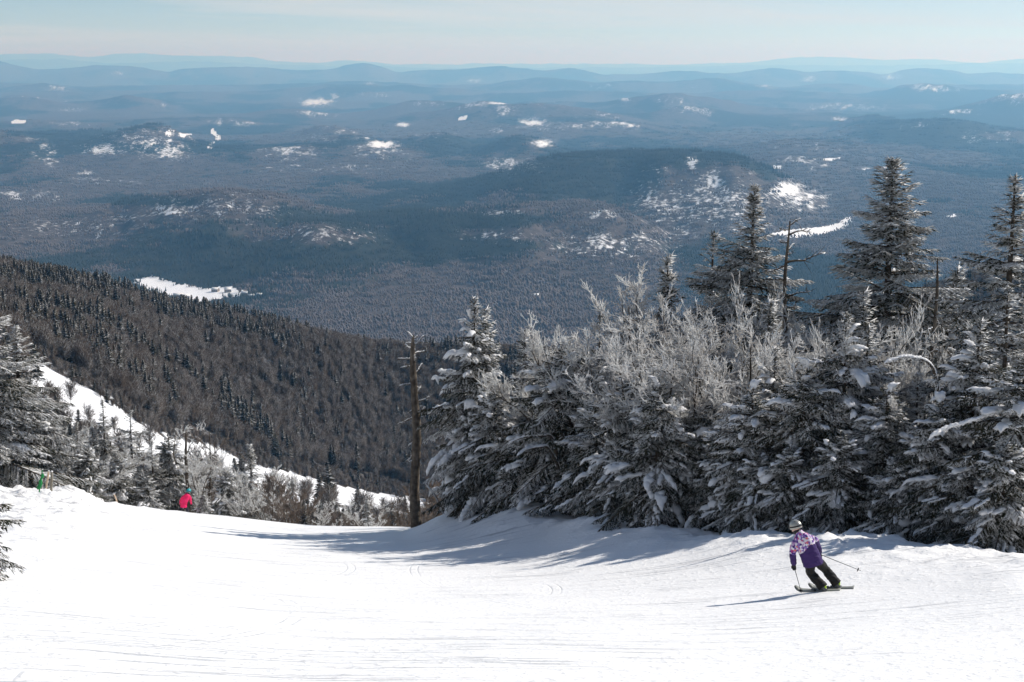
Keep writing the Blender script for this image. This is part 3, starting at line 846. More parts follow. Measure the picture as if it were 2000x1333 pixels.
def make_snag(seed, h, r0, limbs):
    """dead standing trunk; limbs = (height fraction, side -1..1 to the right, length, rise)"""
    rng = np.random.default_rng(seed)
    zt = np.linspace(-0.6, h, 26)
    pts = np.stack([0.06 * np.sin(zt * 1.1 + seed), 0.05 * np.sin(zt * 0.8), zt], 1)
    rad = r0 * np.interp(zt / h, [-0.1, 0.05, 0.55, 0.9, 1.0], [1.25, 1.0, 0.82, 0.52, 0.22])
    V, F = lathe_chain(pts, rad, 12, 0.09, rng)
    trunk = raw_mesh('trunk', V, F, M['deadwood'], smooth=True)
    br = []
    for f, sd, L, rise in limbs:
        L = L * rng.uniform(0.7, 1.35); p = np.array([0, 0, f * h]); d = np.array([sd, rng.normal(0, 0.6), rise + rng.normal(0, 0.2)]); d = d / np.linalg.norm(d)
        ps = [p]
        for i in range(5):
            d = d + rng.normal(0, 0.24, 3); d /= np.linalg.norm(d); ps.append(ps[-1] + d * L / 5)
        ps = np.array(ps)
        rr = np.linspace(0.034 * min(1.3, L) + 0.010, 0.006, 6)
        segs = [(ps[:-1], ps[1:], rr[:-1], rr[1:])]
        for i in range(rng.integers(5, 12)):
            j = rng.integers(1, 5); dd = unit(rng.normal(0, 1, 3) + np.array([sd, 0, 0.2])); e = ps[j] + dd * L * rng.uniform(0.15, 0.4)
            segs.append((ps[j:j + 1], e[None], np.array([0.014]), np.array([0.005])))
        parts = [tube_mesh(a, b, c, d_, 5) for a, b, c, d_ in segs]
        V, F = join(parts)
        # snow lying along the limb
        n = 7
        ii = np.clip((np.arange(n) / n * 5).astype(int), 0, 4); ff = np.arange(n) / n * 5 - ii
        c = ps[ii] * (1 - ff[:, None]) + ps[np.minimum(ii + 1, 5)] * ff[:, None] + np.array([0, 0, 0.03])
        SV, SF = pillow_mesh(c, np.repeat(unit(ps[-1] - ps[0])[None], n, 0), np.full(n, 0.085), rng.uniform(0.012, 0.034, n), rng.uniform(0.006, 0.03, n), rng)
        br.append((raw_mesh('branch', V, F, M['deadwood'], smooth=True), raw_mesh('snow_load', SV, SF, M['snow'], smooth=True)))
    return dict(kind='snag', h=h, trunk=trunk, limbs=br)

def link(me, name, parent):
    o = bpy.data.objects.new(name, me); COL.objects.link(o)
    if parent: o.parent = parent
    return o

def plant(name, cat, K, px, Y, top, label, rz=0.0, wide=1.0, group=None, sink=0.15, tilt=(0, 0)):
    """stand a tree on the land in column px at distance Y, as tall as row top says"""
    row = 1000.0
    for _ in range(4):
        x = float(xfac(px, row)) * Y
        z = gz(x, Y)
        row = float(to_px(x, Y, z)[1])
    x = float(xfac(px, (row + top) / 2)) * Y
    z = gz(x, Y) - sink
    hgt = float(ratio(top)) * Y - z
    s = hgt / K['h']
    e = empty(name, (x, Y, z), rz, (s * wide, s * wide, s))
    e.rotation_euler = (tilt[0], tilt[1], rz)
    if K['kind'] == 'snag':
        link(K['trunk'], 'trunk', e)
        for b, sn in K['limbs']:
            bo = link(b, 'branch', e); tag(link(sn, 'snow_load', bo), kind='stuff')
    else:
        link(K['trunk'], 'trunk', e)
        c = link(K['crown'], 'crown', e)
        if K.get('snow'): tag(link(K['snow'], 'snow_load', c), kind='stuff')
    tag(e, label, cat, group)
    return e

# kinds grown for this stand
KT = {
 'heavy':  make_spruce(11, 8.6, 3.0, power=0.62, step=0.27, per=7, droop=0.36, snowy=0.34, frosty=0.34, pillows=4.4, gap=0.05, psize=1.25, spire=0.2, lobes=0.4),
 'heavy2': make_spruce(12, 7.0, 3.0, power=0.58, step=0.26, per=7, droop=0.45, snowy=0.25, frosty=0.3, pillows=5.0, el_low=-36, psize=1.15, gap=0.05, lobes=0.4),
 'heavy3': make_spruce(13, 6.0, 2.7, power=0.50, step=0.25, per=8, droop=0.52, snowy=0.20, frosty=0.26, pillows=5.2, el_low=-42, psize=1.15, gap=0.06, lobes=0.5),
 'tall':   make_spruce(14, 14.0, 4.8, power=0.86, step=0.21, per=8, droop=0.24, snowy=0.17, frosty=0.58, pillows=0.7, gap=0.10, el_low=-16, lobes=0.4, psize=1.3, low=0.35, twig=1.15),
 'tall2':  make_spruce(15, 14.0, 4.5, power=0.84, step=0.23, per=8, droop=0.22, snowy=0.20, frosty=0.6, pillows=0.5, gap=0.10, el_low=-14, lobes=0.45, spire=0.16, low=0.35, twig=1.15),
 'ragged': make_spruce(16, 13.0, 4.5, power=0.95, step=0.28, per=7, droop=0.28, snowy=0.20, frosty=0.56, pillows=1.0, gap=0.18, el_low=-22, lobes=0.6, bend=0.3, psize=1.3, low=0.2, twig=1.15),
 'spire':  make_spruce(17, 6.5, 1.25, power=0.8, step=0.2, per=6, droop=0.2, snowy=0.28, frosty=0.58, pillows=0.6, gap=0.10),
 'young':  make_spruce(18, 3.4, 1.35, power=0.85, step=0.17, per=7, droop=0.28, snowy=0.40, frosty=0.25, pillows=3.0, psize=0.95),
 'frosty': make_spruce(19, 9.0, 2.9, power=0.82, step=0.27, per=6, droop=0.30, snowy=0.30, frosty=0.54, pillows=1.0, gap=0.10, lobes=0.5, el_low=-20),
 'frosty2': make_spruce(20, 9.0, 2.9, power=0.9, step=0.30, per=6, droop=0.26, snowy=0.24, frosty=0.56, pillows=0.9, gap=0.22, lobes=0.6, el_low=-14, bend=0.3),
 'rime1':  make_bare(31, 6.5, stems=4, spread=0.5, up=0.05, jitter=0.22, kids=(1.7, 1.8, 1.9, 0)),
 'rime2':  make_bare(32, 6.0, stems=5, spread=0.65, up=0.055, jitter=0.22, kids=(1.7, 1.8, 1.9, 0)),
 'rime3':  make_bare(33, 5.0, stems=5, spread=0.8, up=0.13, base_r=0.035, kids=(1.4, 1.7, 1.9, 0)),
 'brown':  make_bare(34, 4.5, stems=6, spread=0.75, up=0.12, rime=False, base_r=0.03, kids=(1.6, 1.8, 1.9, 0)),
 'brown2': make_bare(35, 7.5, stems=1, spread=0.2, rime=False, base_r=0.09, kids=(2.2, 1.7, 1.6, 0), lens=(1.0, 0.38, 0.46, 0.5)),
 'snag_a': make_snag(41, 8.0, 0.205, [(0.985,-0.6,0.35,0.9),(0.98,0.5,0.3,1.0),(0.96,-0.9,0.5,0.2),(0.95,0.9,0.6,0.35),(0.93,-0.8,0.5,0.3),(0.90,0.9,0.7,0.1),(0.88,-0.9,0.8,-0.3),(0.86,0.8,0.5,0.2),(0.84,-0.9,0.5,0.0),(0.80,0.9,0.65,0.3),(0.76,-1,0.6,-0.9),(0.74,0.8,0.6,-0.2),(0.70,0.8,0.4,0.2),(0.66,0.9,0.7,0.25),(0.63,-0.8,0.5,-0.7),(0.60,0.9,0.65,0.1),(0.58,-1,0.9,0.12),(0.55,0.7,0.4,0.0),(0.50,0.8,0.5,0.3),(0.47,-0.6,0.35,-0.2),(0.40,-0.9,0.7,-0.6),(0.36,-1,0.3,0.1)]),
 'snag_b': make_snag(42, 14.0, 0.115, [(0.985,0.8,0.5,0.5),(0.975,-0.8,0.4,0.2),(0.96,0.9,0.9,0.3),(0.94,-0.9,0.6,0.1),(0.92,0.9,0.7,0.1),(0.905,0.9,0.5,0.5),(0.885,0.9,1.9,0.30),(0.875,-0.9,0.9,0.1),(0.83,-0.8,0.7,-0.1),(0.82,0.9,0.7,-0.15),(0.79,0.8,0.9,0.1),(0.76,0.9,0.9,0.05),(0.73,-0.7,0.8,0.1),(0.71,0.8,0.9,0.0),(0.66,0.8,0.9,0.1)]),
 'snag_d': make_snag(44, 6.0, 0.11, [(0.62,-0.5,2.6,1.3),(0.5,0.9,2.2,0.9),(0.75,0.7,1.2,0.8),(0.7,-0.9,1.0,0.6)]),
 'snag_c': make_snag(43, 9.0, 0.08, [(0.82,0.9,0.5,-0.6),(0.78,-0.9,0.5,0.3),(0.72,0.9,1.0,-0.2),(0.66,-0.9,0.9,0.15),(0.6,0.9,1.4,-0.05),(0.56,-0.9,1.3,0.1),(0.5,0.9,0.9,0.2)]),
}
for k_, K_ in KT.items():
    print('KT', k_, len(K_['crown'].polygons) if 'crown' in K_ else '')

# ------------------------------------------------------------------ the stand along the right edge of the slope, named one by one
ST = 'spruce_tree'; BT = 'bare_tree'; DT = 'dead_tree'
RIGHT = [
 # name, kind, column, distance, top row, label, turn, width
 (DT,'snag_a', 811, 63, 655, 'weathered dead trunk with stub branches at the left end of the snowy wood', 0.0, 1.0),
 (ST,'heavy', 930, 61, 582, 'heavily snow-capped spruce with a thin spire beside the dead trunk', 0.6, 0.82),
 (ST,'spire', 946, 63, 606, 'thin second spire close behind the snow-capped spruce by the dead trunk', 2.0, 1.0),
 (ST,'spire', 1019, 76, 645, 'slim far spruce spire peeking out right of the snow-capped spruce', 0.4, 1.0),
 (ST,'heavy3', 968, 58.5, 770, 'low drooping spruce in front of the snow-capped one, behind the mound', 1.4, 1.0),
 (ST,'heavy3', 908, 60.5, 800, 'dark low spruce leaning over the mound right of the dead trunk', 3.4, 0.7),
 (ST,'young', 1008, 57, 860, 'small snowy spruce on top of the ploughed mound', 0.2, 1.25),
 (ST,'heavy2', 1098, 57, 676, 'snowy spruce with knobbly crown right of the hollow with fallen limbs', 2.2, 1.32),
 (ST,'frosty2', 1170, 62, 612, 'frosted spruce standing behind the pale bare trees at the wood centre', 1.0, 0.8),
 (ST,'heavy3', 1160, 53.5, 800, 'drooping dark spruce low at the edge right of the mound', 4.4, 1.26),
 (ST,'heavy2', 1225, 51, 735, 'snowy spruce filling the middle of the wood below the frosted birches', 5.1, 1.08),
 (ST,'spire', 1292, 58, 502, 'needle-thin frosted spire above the pale birches', 0.9, 0.85),
 (BT,'rime1', 1258, 56, 512, 'tall pale frosted birch around the needle-thin spire', 0.5, 1.05),
 (BT,'rime2', 1395, 52, 552, 'broad white-frosted birch in the middle of the wood', 1.3, 1.15),
 (BT,'rime1', 1452, 50, 590, 'frosted birch with brown stems right of the broad white one', 2.6, 1.1),
 (BT,'rime2', 1325, 54, 570, 'frosted birch between the thin spire and the broad white birch', 3.1, 1.0),
 (BT,'rime2', 1180, 57, 640, 'low frosted bush-like birch left of the tall pale birch', 4.0, 1.1),
 (BT,'rime3', 1075, 66, 690, 'small frosted birch seen behind the hollow with fallen limbs', 0.4, 0.9),
 (ST,'heavy2', 1290, 47.5, 755, 'snow-draped drooping spruce at the foot of the birches', 0.3, 1.20),
 (ST,'heavy3', 1345, 47.5, 840, 'low spruce with white boughs right of the snow-draped drooping one', 2.9, 1.14),
 (ST,'heavy3', 1215, 50.5, 850, 'low dark spruce with white boughs left of the snow-draped drooping one', 1.9, 1.14),
 (ST,'heavy2', 1460, 44.5, 765, 'round-topped snowy spruce right under the frosted birches', 4.1, 1.20),
 (ST,'heavy3', 1395, 46, 850, 'dark low spruce left of the round-topped snowy one', 5.2, 1.08),
 (ST,'frosty2', 1388, 62, 452, 'ragged grey spruce left of the dense pointed spruce', 0.5, 0.75),
 (ST,'tall2', 1466, 59, 364, 'dense pointed spruce with twin shoulders beside the tall snag', 1.8, 1.15),
 (DT,'snag_b', 1528, 55, 432, 'tall dead snag with one long limb reaching right', 0.0, 1.0),
 (ST,'tall', 1720, 56, 308, 'tallest spruce of the wood, broad and conical, right of the snag', 0.7, 1.18),
 (DT,'snag_c', 1812, 53, 505, 'grey broken stub at the right shoulder of the tallest spruce', 0.0, 1.0),
 (ST,'spire', 1853, 57, 528, 'slender young spire between the tallest spruce and the right-hand one', 2.2, 0.85),
 (ST,'ragged', 1955, 46, 342, 'ragged tall spruce at the right edge of the picture', 1.1, 1.15),
 (BT,'rime3', 1580, 52, 548, 'frosted brushy birch right of the tall snag', 1.2, 0.85),
 (ST,'spire', 1500, 52, 590, 'small frosted spire in front of the dense pointed spruce', 3.0, 0.9),
 (ST,'spire', 1672, 49, 572, 'upright young spire below the left flank of the tallest spruce', 1.7, 0.95),
 (ST,'heavy', 1640, 44, 610, 'bulky snowy spruce between the snag and the tallest spruce', 2.5, 0.95),
 (ST,'heavy2', 1575, 43.5, 720, 'snowy spruce with clumped boughs left of the bulky one', 0.8, 1.20),
 (BT,'rime3', 1765, 46, 606, 'frosted twiggy thicket below the tallest spruce', 0.0, 1.2),
 (BT,'rime2', 1805, 47, 640, 'frosted birch behind the arched snowy limb', 2.4, 0.9),
 (ST,'heavy2', 1720, 42, 770, 'snowy spruce behind and right of the skier in purple', 3.6, 1.20),
 (ST,'heavy3', 1540, 42, 880, 'drooping spruce with long white boughs directly behind the skier', 0.4, 1.20),
 (ST,'heavy3', 1640, 41, 860, 'low spruce with hanging white boughs right behind the skier', 1.1, 1.20),
 (ST,'heavy3', 1480, 43, 890, 'low dark spruce left of the skier at the snow bank', 2.2, 1.08),
 (ST,'heavy3', 1750, 40, 900, 'lowest dark spruce on the bank right of the skier', 3.3, 1.20),
 (ST,'heavy2', 1830, 39.5, 790, 'dark snowy spruce left of the ragged tall one', 4.8, 1.20),
 (ST,'heavy', 1905, 40.5, 628, 'big spruce with white boughs below the ragged tall one', 5.6, 1.1),
 (ST,'heavy2', 1990, 38, 700, 'snowy spruce cut off by the right edge', 2.1, 1.32),
 (ST,'heavy3', 1890, 37.8, 900, 'low dark spruce at the bank near the right edge', 0.9, 1.20),
 (ST,'heavy3', 1965, 36.5, 880, 'nearest low spruce in the bottom right corner of the wood', 1.5, 1.32),
 (ST,'heavy2', 1055, 60, 745, 'dark spruce filling the gap right of the snow-capped one', 0.7, 1.08),
 (ST,'frosty', 1255, 56, 740, 'frosted spruce among the stems of the tall pale birch', 2.7, 1.0),
 (ST,'heavy2', 1395, 48, 775, 'dark spruce in the shade of the broad white birch', 1.9, 1.32),
 (ST,'frosty2', 1505, 47, 690, 'open frosted spruce below the tall snag', 4.2, 1.1),
 (ST,'heavy', 1690, 45, 640, 'dark spruce under the left flank of the tallest spruce', 5.9, 1.0),
 (ST,'frosty', 1780, 44, 730, 'dark spruce under the arched snowy limb', 3.9, 1.1),
 (ST,'frosty2', 1945, 43, 560, 'frosted spruce close below the ragged tall one', 3.0, 1.1),
 (BT,'rime1', 1345, 48, 640, 'frosted birch standing low before the broad white one', 4.9, 1.1),
 (BT,'rime3', 1640, 47, 590, 'frosted thicket behind the bulky snowy spruce', 3.3, 1.0),
 (BT,'rime1', 1370, 50, 600, 'frosted birch rising right behind the drooping spruces at the wood centre', 5.7, 1.2),
 (BT,'rime2', 1425, 51, 575, 'frosted birch close right of the broad white one', 2.0, 1.1),
 (BT,'rime2', 1290, 53, 610, 'frosted birch below the needle-thin spire', 0.2, 1.1),
 (BT,'rime3', 1735, 45, 650, 'frosted brush left of the arched snowy limb', 1.0, 1.2),
 (ST,'heavy', 1165, 55, 700, 'tall snowy spruce left of the frosted birches', 2.4, 0.95),
 (ST,'heavy', 1510, 46, 680, 'snowy spruce right of the frosted birches', 0.4, 0.95),
 (BT,'rime1', 1236, 58, 545, 'tall frosted birch left of the one around the needle-thin spire', 3.0, 1.0),
 (BT,'rime2', 1300, 57, 535, 'tall frosted birch right of the one around the needle-thin spire', 1.4, 0.95),
 (ST,'frosty', 1350, 57, 700, 'frosted spruce hidden among the birch stems', 2.0, 0.9),
 (ST,'frosty2', 1545, 50, 650, 'frosted spruce at the foot of the tall snag', 3.7, 0.9),
 (ST,'frosty', 1120, 60, 760, 'dark spruce behind the hollow with fallen limbs', 5.0, 0.9),
 (ST,'frosty', 1860, 45, 690, 'frosted spruce behind the dark snowy one at right', 0.1, 0.9),
 (ST,'frosty', 1030, 63, 740, 'frosted spruce right behind the snow-capped one', 1.1, 0.8),
]
for nm, kd, px_, Y_, top_, lab, rz_, wd in RIGHT:
    plant(nm, 'tree', KT[kd], px_, Y_, top_, lab, rz_, wd, group={'spruce_tree': 'spruces of the wood on the right', 'bare_tree': 'frosted birches of the wood on the right'}.get(nm))

LEFT = [
 (ST,'frosty', -25, 69, 575, 'big frosted spruce at the left edge of the picture', 0.3, 1.45),
 (ST,'frosty', 45, 72, 640, 'frosted spruce right beside the big one at the left edge', 2.3, 1.25),
 (ST,'young', -62, 27, 860, 'nearest young spruce poking snowy branch tips into the left edge', 0.4, 1.0),
 (ST,'frosty', 95, 72, 775, 'bushy frosted spruce above the wooden stakes', 4.0, 1.3),
 (ST,'frosty2', 155, 74, 825, 'frosted spruce at the right end of the stake bank', 1.2, 1.0),
 (ST,'frosty2', 208, 80, 782, 'open-crowned spruce standing before the white trail', 5.2, 1.0),
 (ST,'frosty2', 262, 84, 800, 'second open-crowned spruce right of the first before the trail', 0.8, 1.0),
 (ST,'heavy3', 175, 73, 880, 'low snowy spruce behind the snow lip on the left', 2.8, 1.2),
 (ST,'heavy3', 235, 78, 900, 'low snowy spruce at the dip left of the red skier', 1.8, 1.2),
 (ST,'heavy2', 335, 84, 858, 'dark bushy spruce just behind the skier in red', 0.2, 1.15),
 (ST,'young', 400, 76, 968, 'small snow-laden spruce right of the skier in red', 1.2, 1.6),
 (ST,'young', 290, 78, 930, 'small snowy spruce left of the skier in red', 2.2, 1.5),
 (DT,'snag_d', 366, 82, 838, 'pale forked dead tree behind the skier in red', 1.0, 1.0),
 (ST,'spire', 487, 84, 868, 'frosted thin conifer with bare lower trunk at mid left', 0.5, 1.25),
 (BT,'brown2', 402, 86, 845, 'bare slender birch right of the pale forked dead tree', 0.5, 1.0),
 (BT,'rime1', 440, 84, 880, 'grey frosted birch between the bare birch and the thin conifer', 1.5, 1.0),
 (BT,'rime3', 520, 80, 905, 'grey frosted thicket right of the thin conifer', 2.5, 1.2),
 (BT,'brown', 565, 77, 935, 'dense brown bush at the snow edge in the middle left', 0.5, 1.5),
 (BT,'rime3', 470, 78, 945, 'low frosted brush at the snow edge below the thin conifer', 3.5, 1.4),
 (BT,'rime3', 640, 80, 985, 'white frosted shrub at the snow edge right of the brown bush', 0.9, 1.6),
 (BT,'rime3', 718, 78, 982, 'white frosted shrub at the snow edge left of the dead trunk', 1.9, 1.6),
 (ST,'spire', 716, 88, 978, 'small conifer behind the frosted shrub left of the dead trunk', 1.0, 1.3),
 (BT,'brown', 770, 84, 992, 'brown brush just left of the dead trunk foot', 2.0, 1.3),
 (BT,'brown', 680, 90, 992, 'brown brush between the two frosted shrubs', 4.0, 1.4),
 (BT,'brown', 845, 70, 930, 'thin brown brush between the dead trunk and the mound', 3.0, 1.2),
 (BT,'rime3', 310, 90, 880, 'grey thicket between the open-crowned spruces and the red skier', 3.0, 1.2),
 (BT,'brown2', 225, 88, 850, 'crooked bare birch among the open-crowned spruces', 4.0, 1.0),
 (ST,'frosty2', 120, 76, 842, 'frosted spruce right of the green netting post', 0.6, 1.2),
 (ST,'frosty', 185, 80, 835, 'frosted spruce tucked left of the first open-crowned one', 3.6, 1.2),
 (ST,'frosty2', 300, 82, 862, 'sparse frosted spruce between the open-crowned ones and the red skier', 1.6, 1.2),
 (BT,'rime1', 250, 80, 868, 'low frosted birch under the second open-crowned spruce', 2.6, 1.3),
 (BT,'rime2', 175, 78, 860, 'frosted birch behind the snow lip on the left', 3.6, 1.3),
 (BT,'rime1', 385, 81, 880, 'frosted birch directly right of the forked dead tree', 1.1, 1.2),
 (ST,'heavy3', 445, 79, 925, 'low snowy conifer between the red skier and the thin conifer', 2.1, 1.1),
 (ST,'frosty2', 90, 92, 790, 'frosted spruce at the near edge of the lower trail on the left', 0.8, 1.1),
 (BT,'rime2', 230, 95, 830, 'frosted birch at the near edge of the lower trail', 2.8, 1.2),
 (BT,'rime1', 300, 98, 872, 'second frosted birch further down the near edge of the trail', 0.3, 1.2),
 (BT,'rime1', 125, 84, 815, 'frosted birch left of the open-crowned spruces', 1.0, 1.1),
]
for nm, kd, px_, Y_, top_, lab, rz_, wd in LEFT:
    plant(nm, 'tree', KT[kd], px_, Y_, top_, lab, rz_, wd, group={'spruce_tree': 'conifers beyond the left edge of the slope', 'bare_tree': 'bare trees and brush beyond the crest'}.get(nm))

# ------------------------------------------------------------------ woods on the shoulder and across the valley
def far_conifer(seed, h=10.0, n=240, fine=1.0):
    rng = np.random.default_rng(seed)
    t = np.sort(rng.uniform(0.06, 0.99, n)) ** 0.9
    az = rng.uniform(0, 6.28, n)
    rad = 2.7 * (1 - t) ** 0.7 * rng.uniform(0.55, 1.2, n) + 0.15
    P = np.stack([0 * t, 0 * t, t * h], 1)
    D = np.stack([np.cos(az), np.sin(az), np.interp(t, [0, .7, 1], [-0.42, -0.15, 1.2]) + rng.normal(0, .12, n)], 1)
    P0, D0 = P, unit(D); Ls = rad * 1.1; Ws = (0.13 + 0.15 * rad) * fine
    if fine < 1.0:                                   # side twigs for the nearer ones
        m = rng.integers(0, n, 3 * n); f = rng.uniform(0.25, 0.95, 3 * n)
        P = np.concatenate([P0, P0[m] + D0[m] * (Ls[m] * f)[:, None]])
        D = np.concatenate([D0, D0[m] + rng.normal(0, 0.5, (3 * n, 3)) * np.array([1, 1, 0.5]) - np.array([0, 0, 0.1])])
        Ls = np.concatenate([Ls, 0.2 + 0.35 * rad[m] * (1.1 - f)]); Ws = np.concatenate([Ws, np.full(3 * n, 0.07)])
    V, F, mi = twig_mesh(P, D, Ls, Ws, np.where(rng.random(len(P)) < (0.15 if fine == 1.0 else 0.25), 1, 0))
    tv = lathe_chain([(0, 0, -1.5), (0, 0, h * 0.9)], [0.16, 0.03], 5)
    tri = np.concatenate([tv[1][:, [0, 1, 2]], tv[1][:, [0, 2, 3]]])
    V2 = np.concatenate([V, tv[0]]); F2 = np.concatenate([F, tri + len(V)])
    return raw_mesh('far_conifer', V2, F2, [M['far_needle'], M['far_frost'], M['far_twig']], mat_idx=np.concatenate([mi, np.full(len(tri), 2)]))

def far_bare(seed, h=9.0, frost=0.06):
    rng = np.random.default_rng(seed)
    n = 150
    t = rng.uniform(0.14, 0.62, n); az = rng.uniform(0, 6.28, n)
    P = np.stack([rng.normal(0, .2, n), rng.normal(0, .2, n), t * h], 1)
    up = rng.uniform(0.35, 1.7, n)
    D = np.stack([np.cos(az), np.sin(az), up], 1)
    L = 0.40 * h * rng.uniform(0.45, 1.0, n)
    m = rng.integers(0, n, 700); f = rng.uniform(0.3, 0.98, 700)
    P2 = P[m] + unit(D[m]) * (L[m] * f)[:, None]
    D2 = unit(D[m]) + rng.normal(0, 0.55, (700, 3)) + np.array([0, 0, 0.3]); L2 = rng.uniform(0.5, 1.3, 700)
    P = np.concatenate([P, P2]); D = np.concatenate([D, D2]); L = np.concatenate([L, L2]); W = np.concatenate([np.full(n, .05), np.full(700, .045)])
    V, F, mi = twig_mesh(P, D, L, W, np.where(rng.random(len(P)) < frost, 1, 0))
    k = h / V[:, 2].max()
    V = V * k
    tv = lathe_chain([(0, 0, -1.5), (0.1, 0, h * .35), (0.0, 0.1, h * 0.7)], [0.10, .07, 0.03], 5)
    tri = np.concatenate([tv[1][:, [0, 1, 2]], tv[1][:, [0, 2, 3]]])
    V2 = np.concatenate([V, tv[0]]); F2 = np.concatenate([F, tri + len(V)])
    return raw_mesh('far_bare', V2, F2, [M['far_twig'], M['far_frost']], mat_idx=np.concatenate([mi, np.zeros(len(tri), int)]))

FC = [far_conifer(101), far_conifer(102), far_conifer(103), far_conifer(104, n=520, fine=0.4), far_conifer(105, n=520, fine=0.4)]
FB = [far_bare(111), far_bare(112, frost=0.12), far_bare(113, frost=0.25)]

def valley_clump(seed, conifer):
    rng = np.random.default_rng(seed)
    Vs, Fs, n = [], [], 0
    for i in range(12):
        x, y = rng.uniform(-26, 26, 2); h = rng.uniform(8, 15); r = h * (0.17 if conifer else 0.26)
        k = 5; a = np.arange(k) / k * 6.283 + rng.uniform(0, 6)
        if conifer:
            V = np.concatenate([np.stack([x + r * np.cos(a), y + r * np.sin(a), np.full(k, 1.0)], 1), [[x, y, h]]])
            F = np.array([[j, (j + 1) % k, k] for j in range(k)])
        else:
            V = np.concatenate([np.stack([x + r * .4 * np.cos(a), y + r * .4 * np.sin(a), np.full(k, 0.5)], 1), np.stack([x + r * np.cos(a + .6), y + r * np.sin(a + .6), np.full(k, h * .62)], 1), [[x, y, h]]])
            F = np.array([[j, (j + 1) % k, k + j] for j in range(k)] + [[(j + 1) % k, k + (j + 1) % k, k + j] for j in range(k)] + [[k + j, k + (j + 1) % k, 2 * k] for j in range(k)])
        Vs.append(V); Fs.append(F + n); n += len(V)
    return raw_mesh('valley_clump', np.concatenate(Vs), np.concatenate(Fs), [M['valley_needle'] if conifer else M['valley_twig']])

def scatter(name, pts, scl, rot, idx, protos, label):
    """one mass of trees: geometry nodes put a tree on every point"""
    pc = bpy.data.collections.new(name + '_kinds')
    for i, me in enumerate(protos):
        o = bpy.data.objects.new('%s_kind_%02d' % (name, i), me); pc.objects.link(o)
    me = bpy.data.meshes.new(name)
    me.vertices.add(len(pts)); me.vertices.foreach_set('co', np.asarray(pts, np.float32).ravel())
    for nm, arr, ty in (('scl', scl, 'FLOAT'), ('rot', rot, 'FLOAT'), ('idx', idx, 'INT')):
        a = me.attributes.new(nm, ty, 'POINT'); a.data.foreach_set('value', np.asarray(arr, np.float32 if ty == 'FLOAT' else np.int32))
    o = bpy.data.objects.new(name, me); COL.objects.link(o)
    g = bpy.data.node_groups.new(name, 'GeometryNodeTree')
    g.interface.new_socket('Geometry', in_out='INPUT', socket_type='NodeSocketGeometry')
    g.interface.new_socket('Geometry', in_out='OUTPUT', socket_type='NodeSocketGeometry')
    N, L = g.nodes, g.links
    gi, go = N.new('NodeGroupInput'), N.new('NodeGroupOutput')
    iop = N.new('GeometryNodeInstanceOnPoints'); ci = N.new('GeometryNodeCollectionInfo')
    ci.inputs['Collection'].default_value = pc
    ci.inputs['Separate Children'].default_value = True; ci.inputs['Reset Children'].default_value = True
    def na(n, t):
        a = N.new('GeometryNodeInputNamedAttribute'); a.data_type = t; a.inputs['Name'].default_value = n; return a.outputs['Attribute']
    cx = N.new('ShaderNodeCombineXYZ'); L.new(na('rot', 'FLOAT'), cx.inputs['Z'])
    L.new(gi.outputs[0], iop.inputs['Points']); L.new(ci.outputs[0], iop.inputs['Instance'])
    iop.inputs['Pick Instance'].default_value = True
    L.new(na('idx', 'INT'), iop.inputs['Instance Index'])
    L.new(cx.outputs[0], iop.inputs['Rotation'])
    L.new(na('scl', 'FLOAT'), iop.inputs['Scale'])
    L.new(iop.outputs[0], go.inputs[0])
    md = o.modifiers.new('trees', 'NODES'); md.node_group = g
    return tag(o, label, 'forest', kind='stuff')

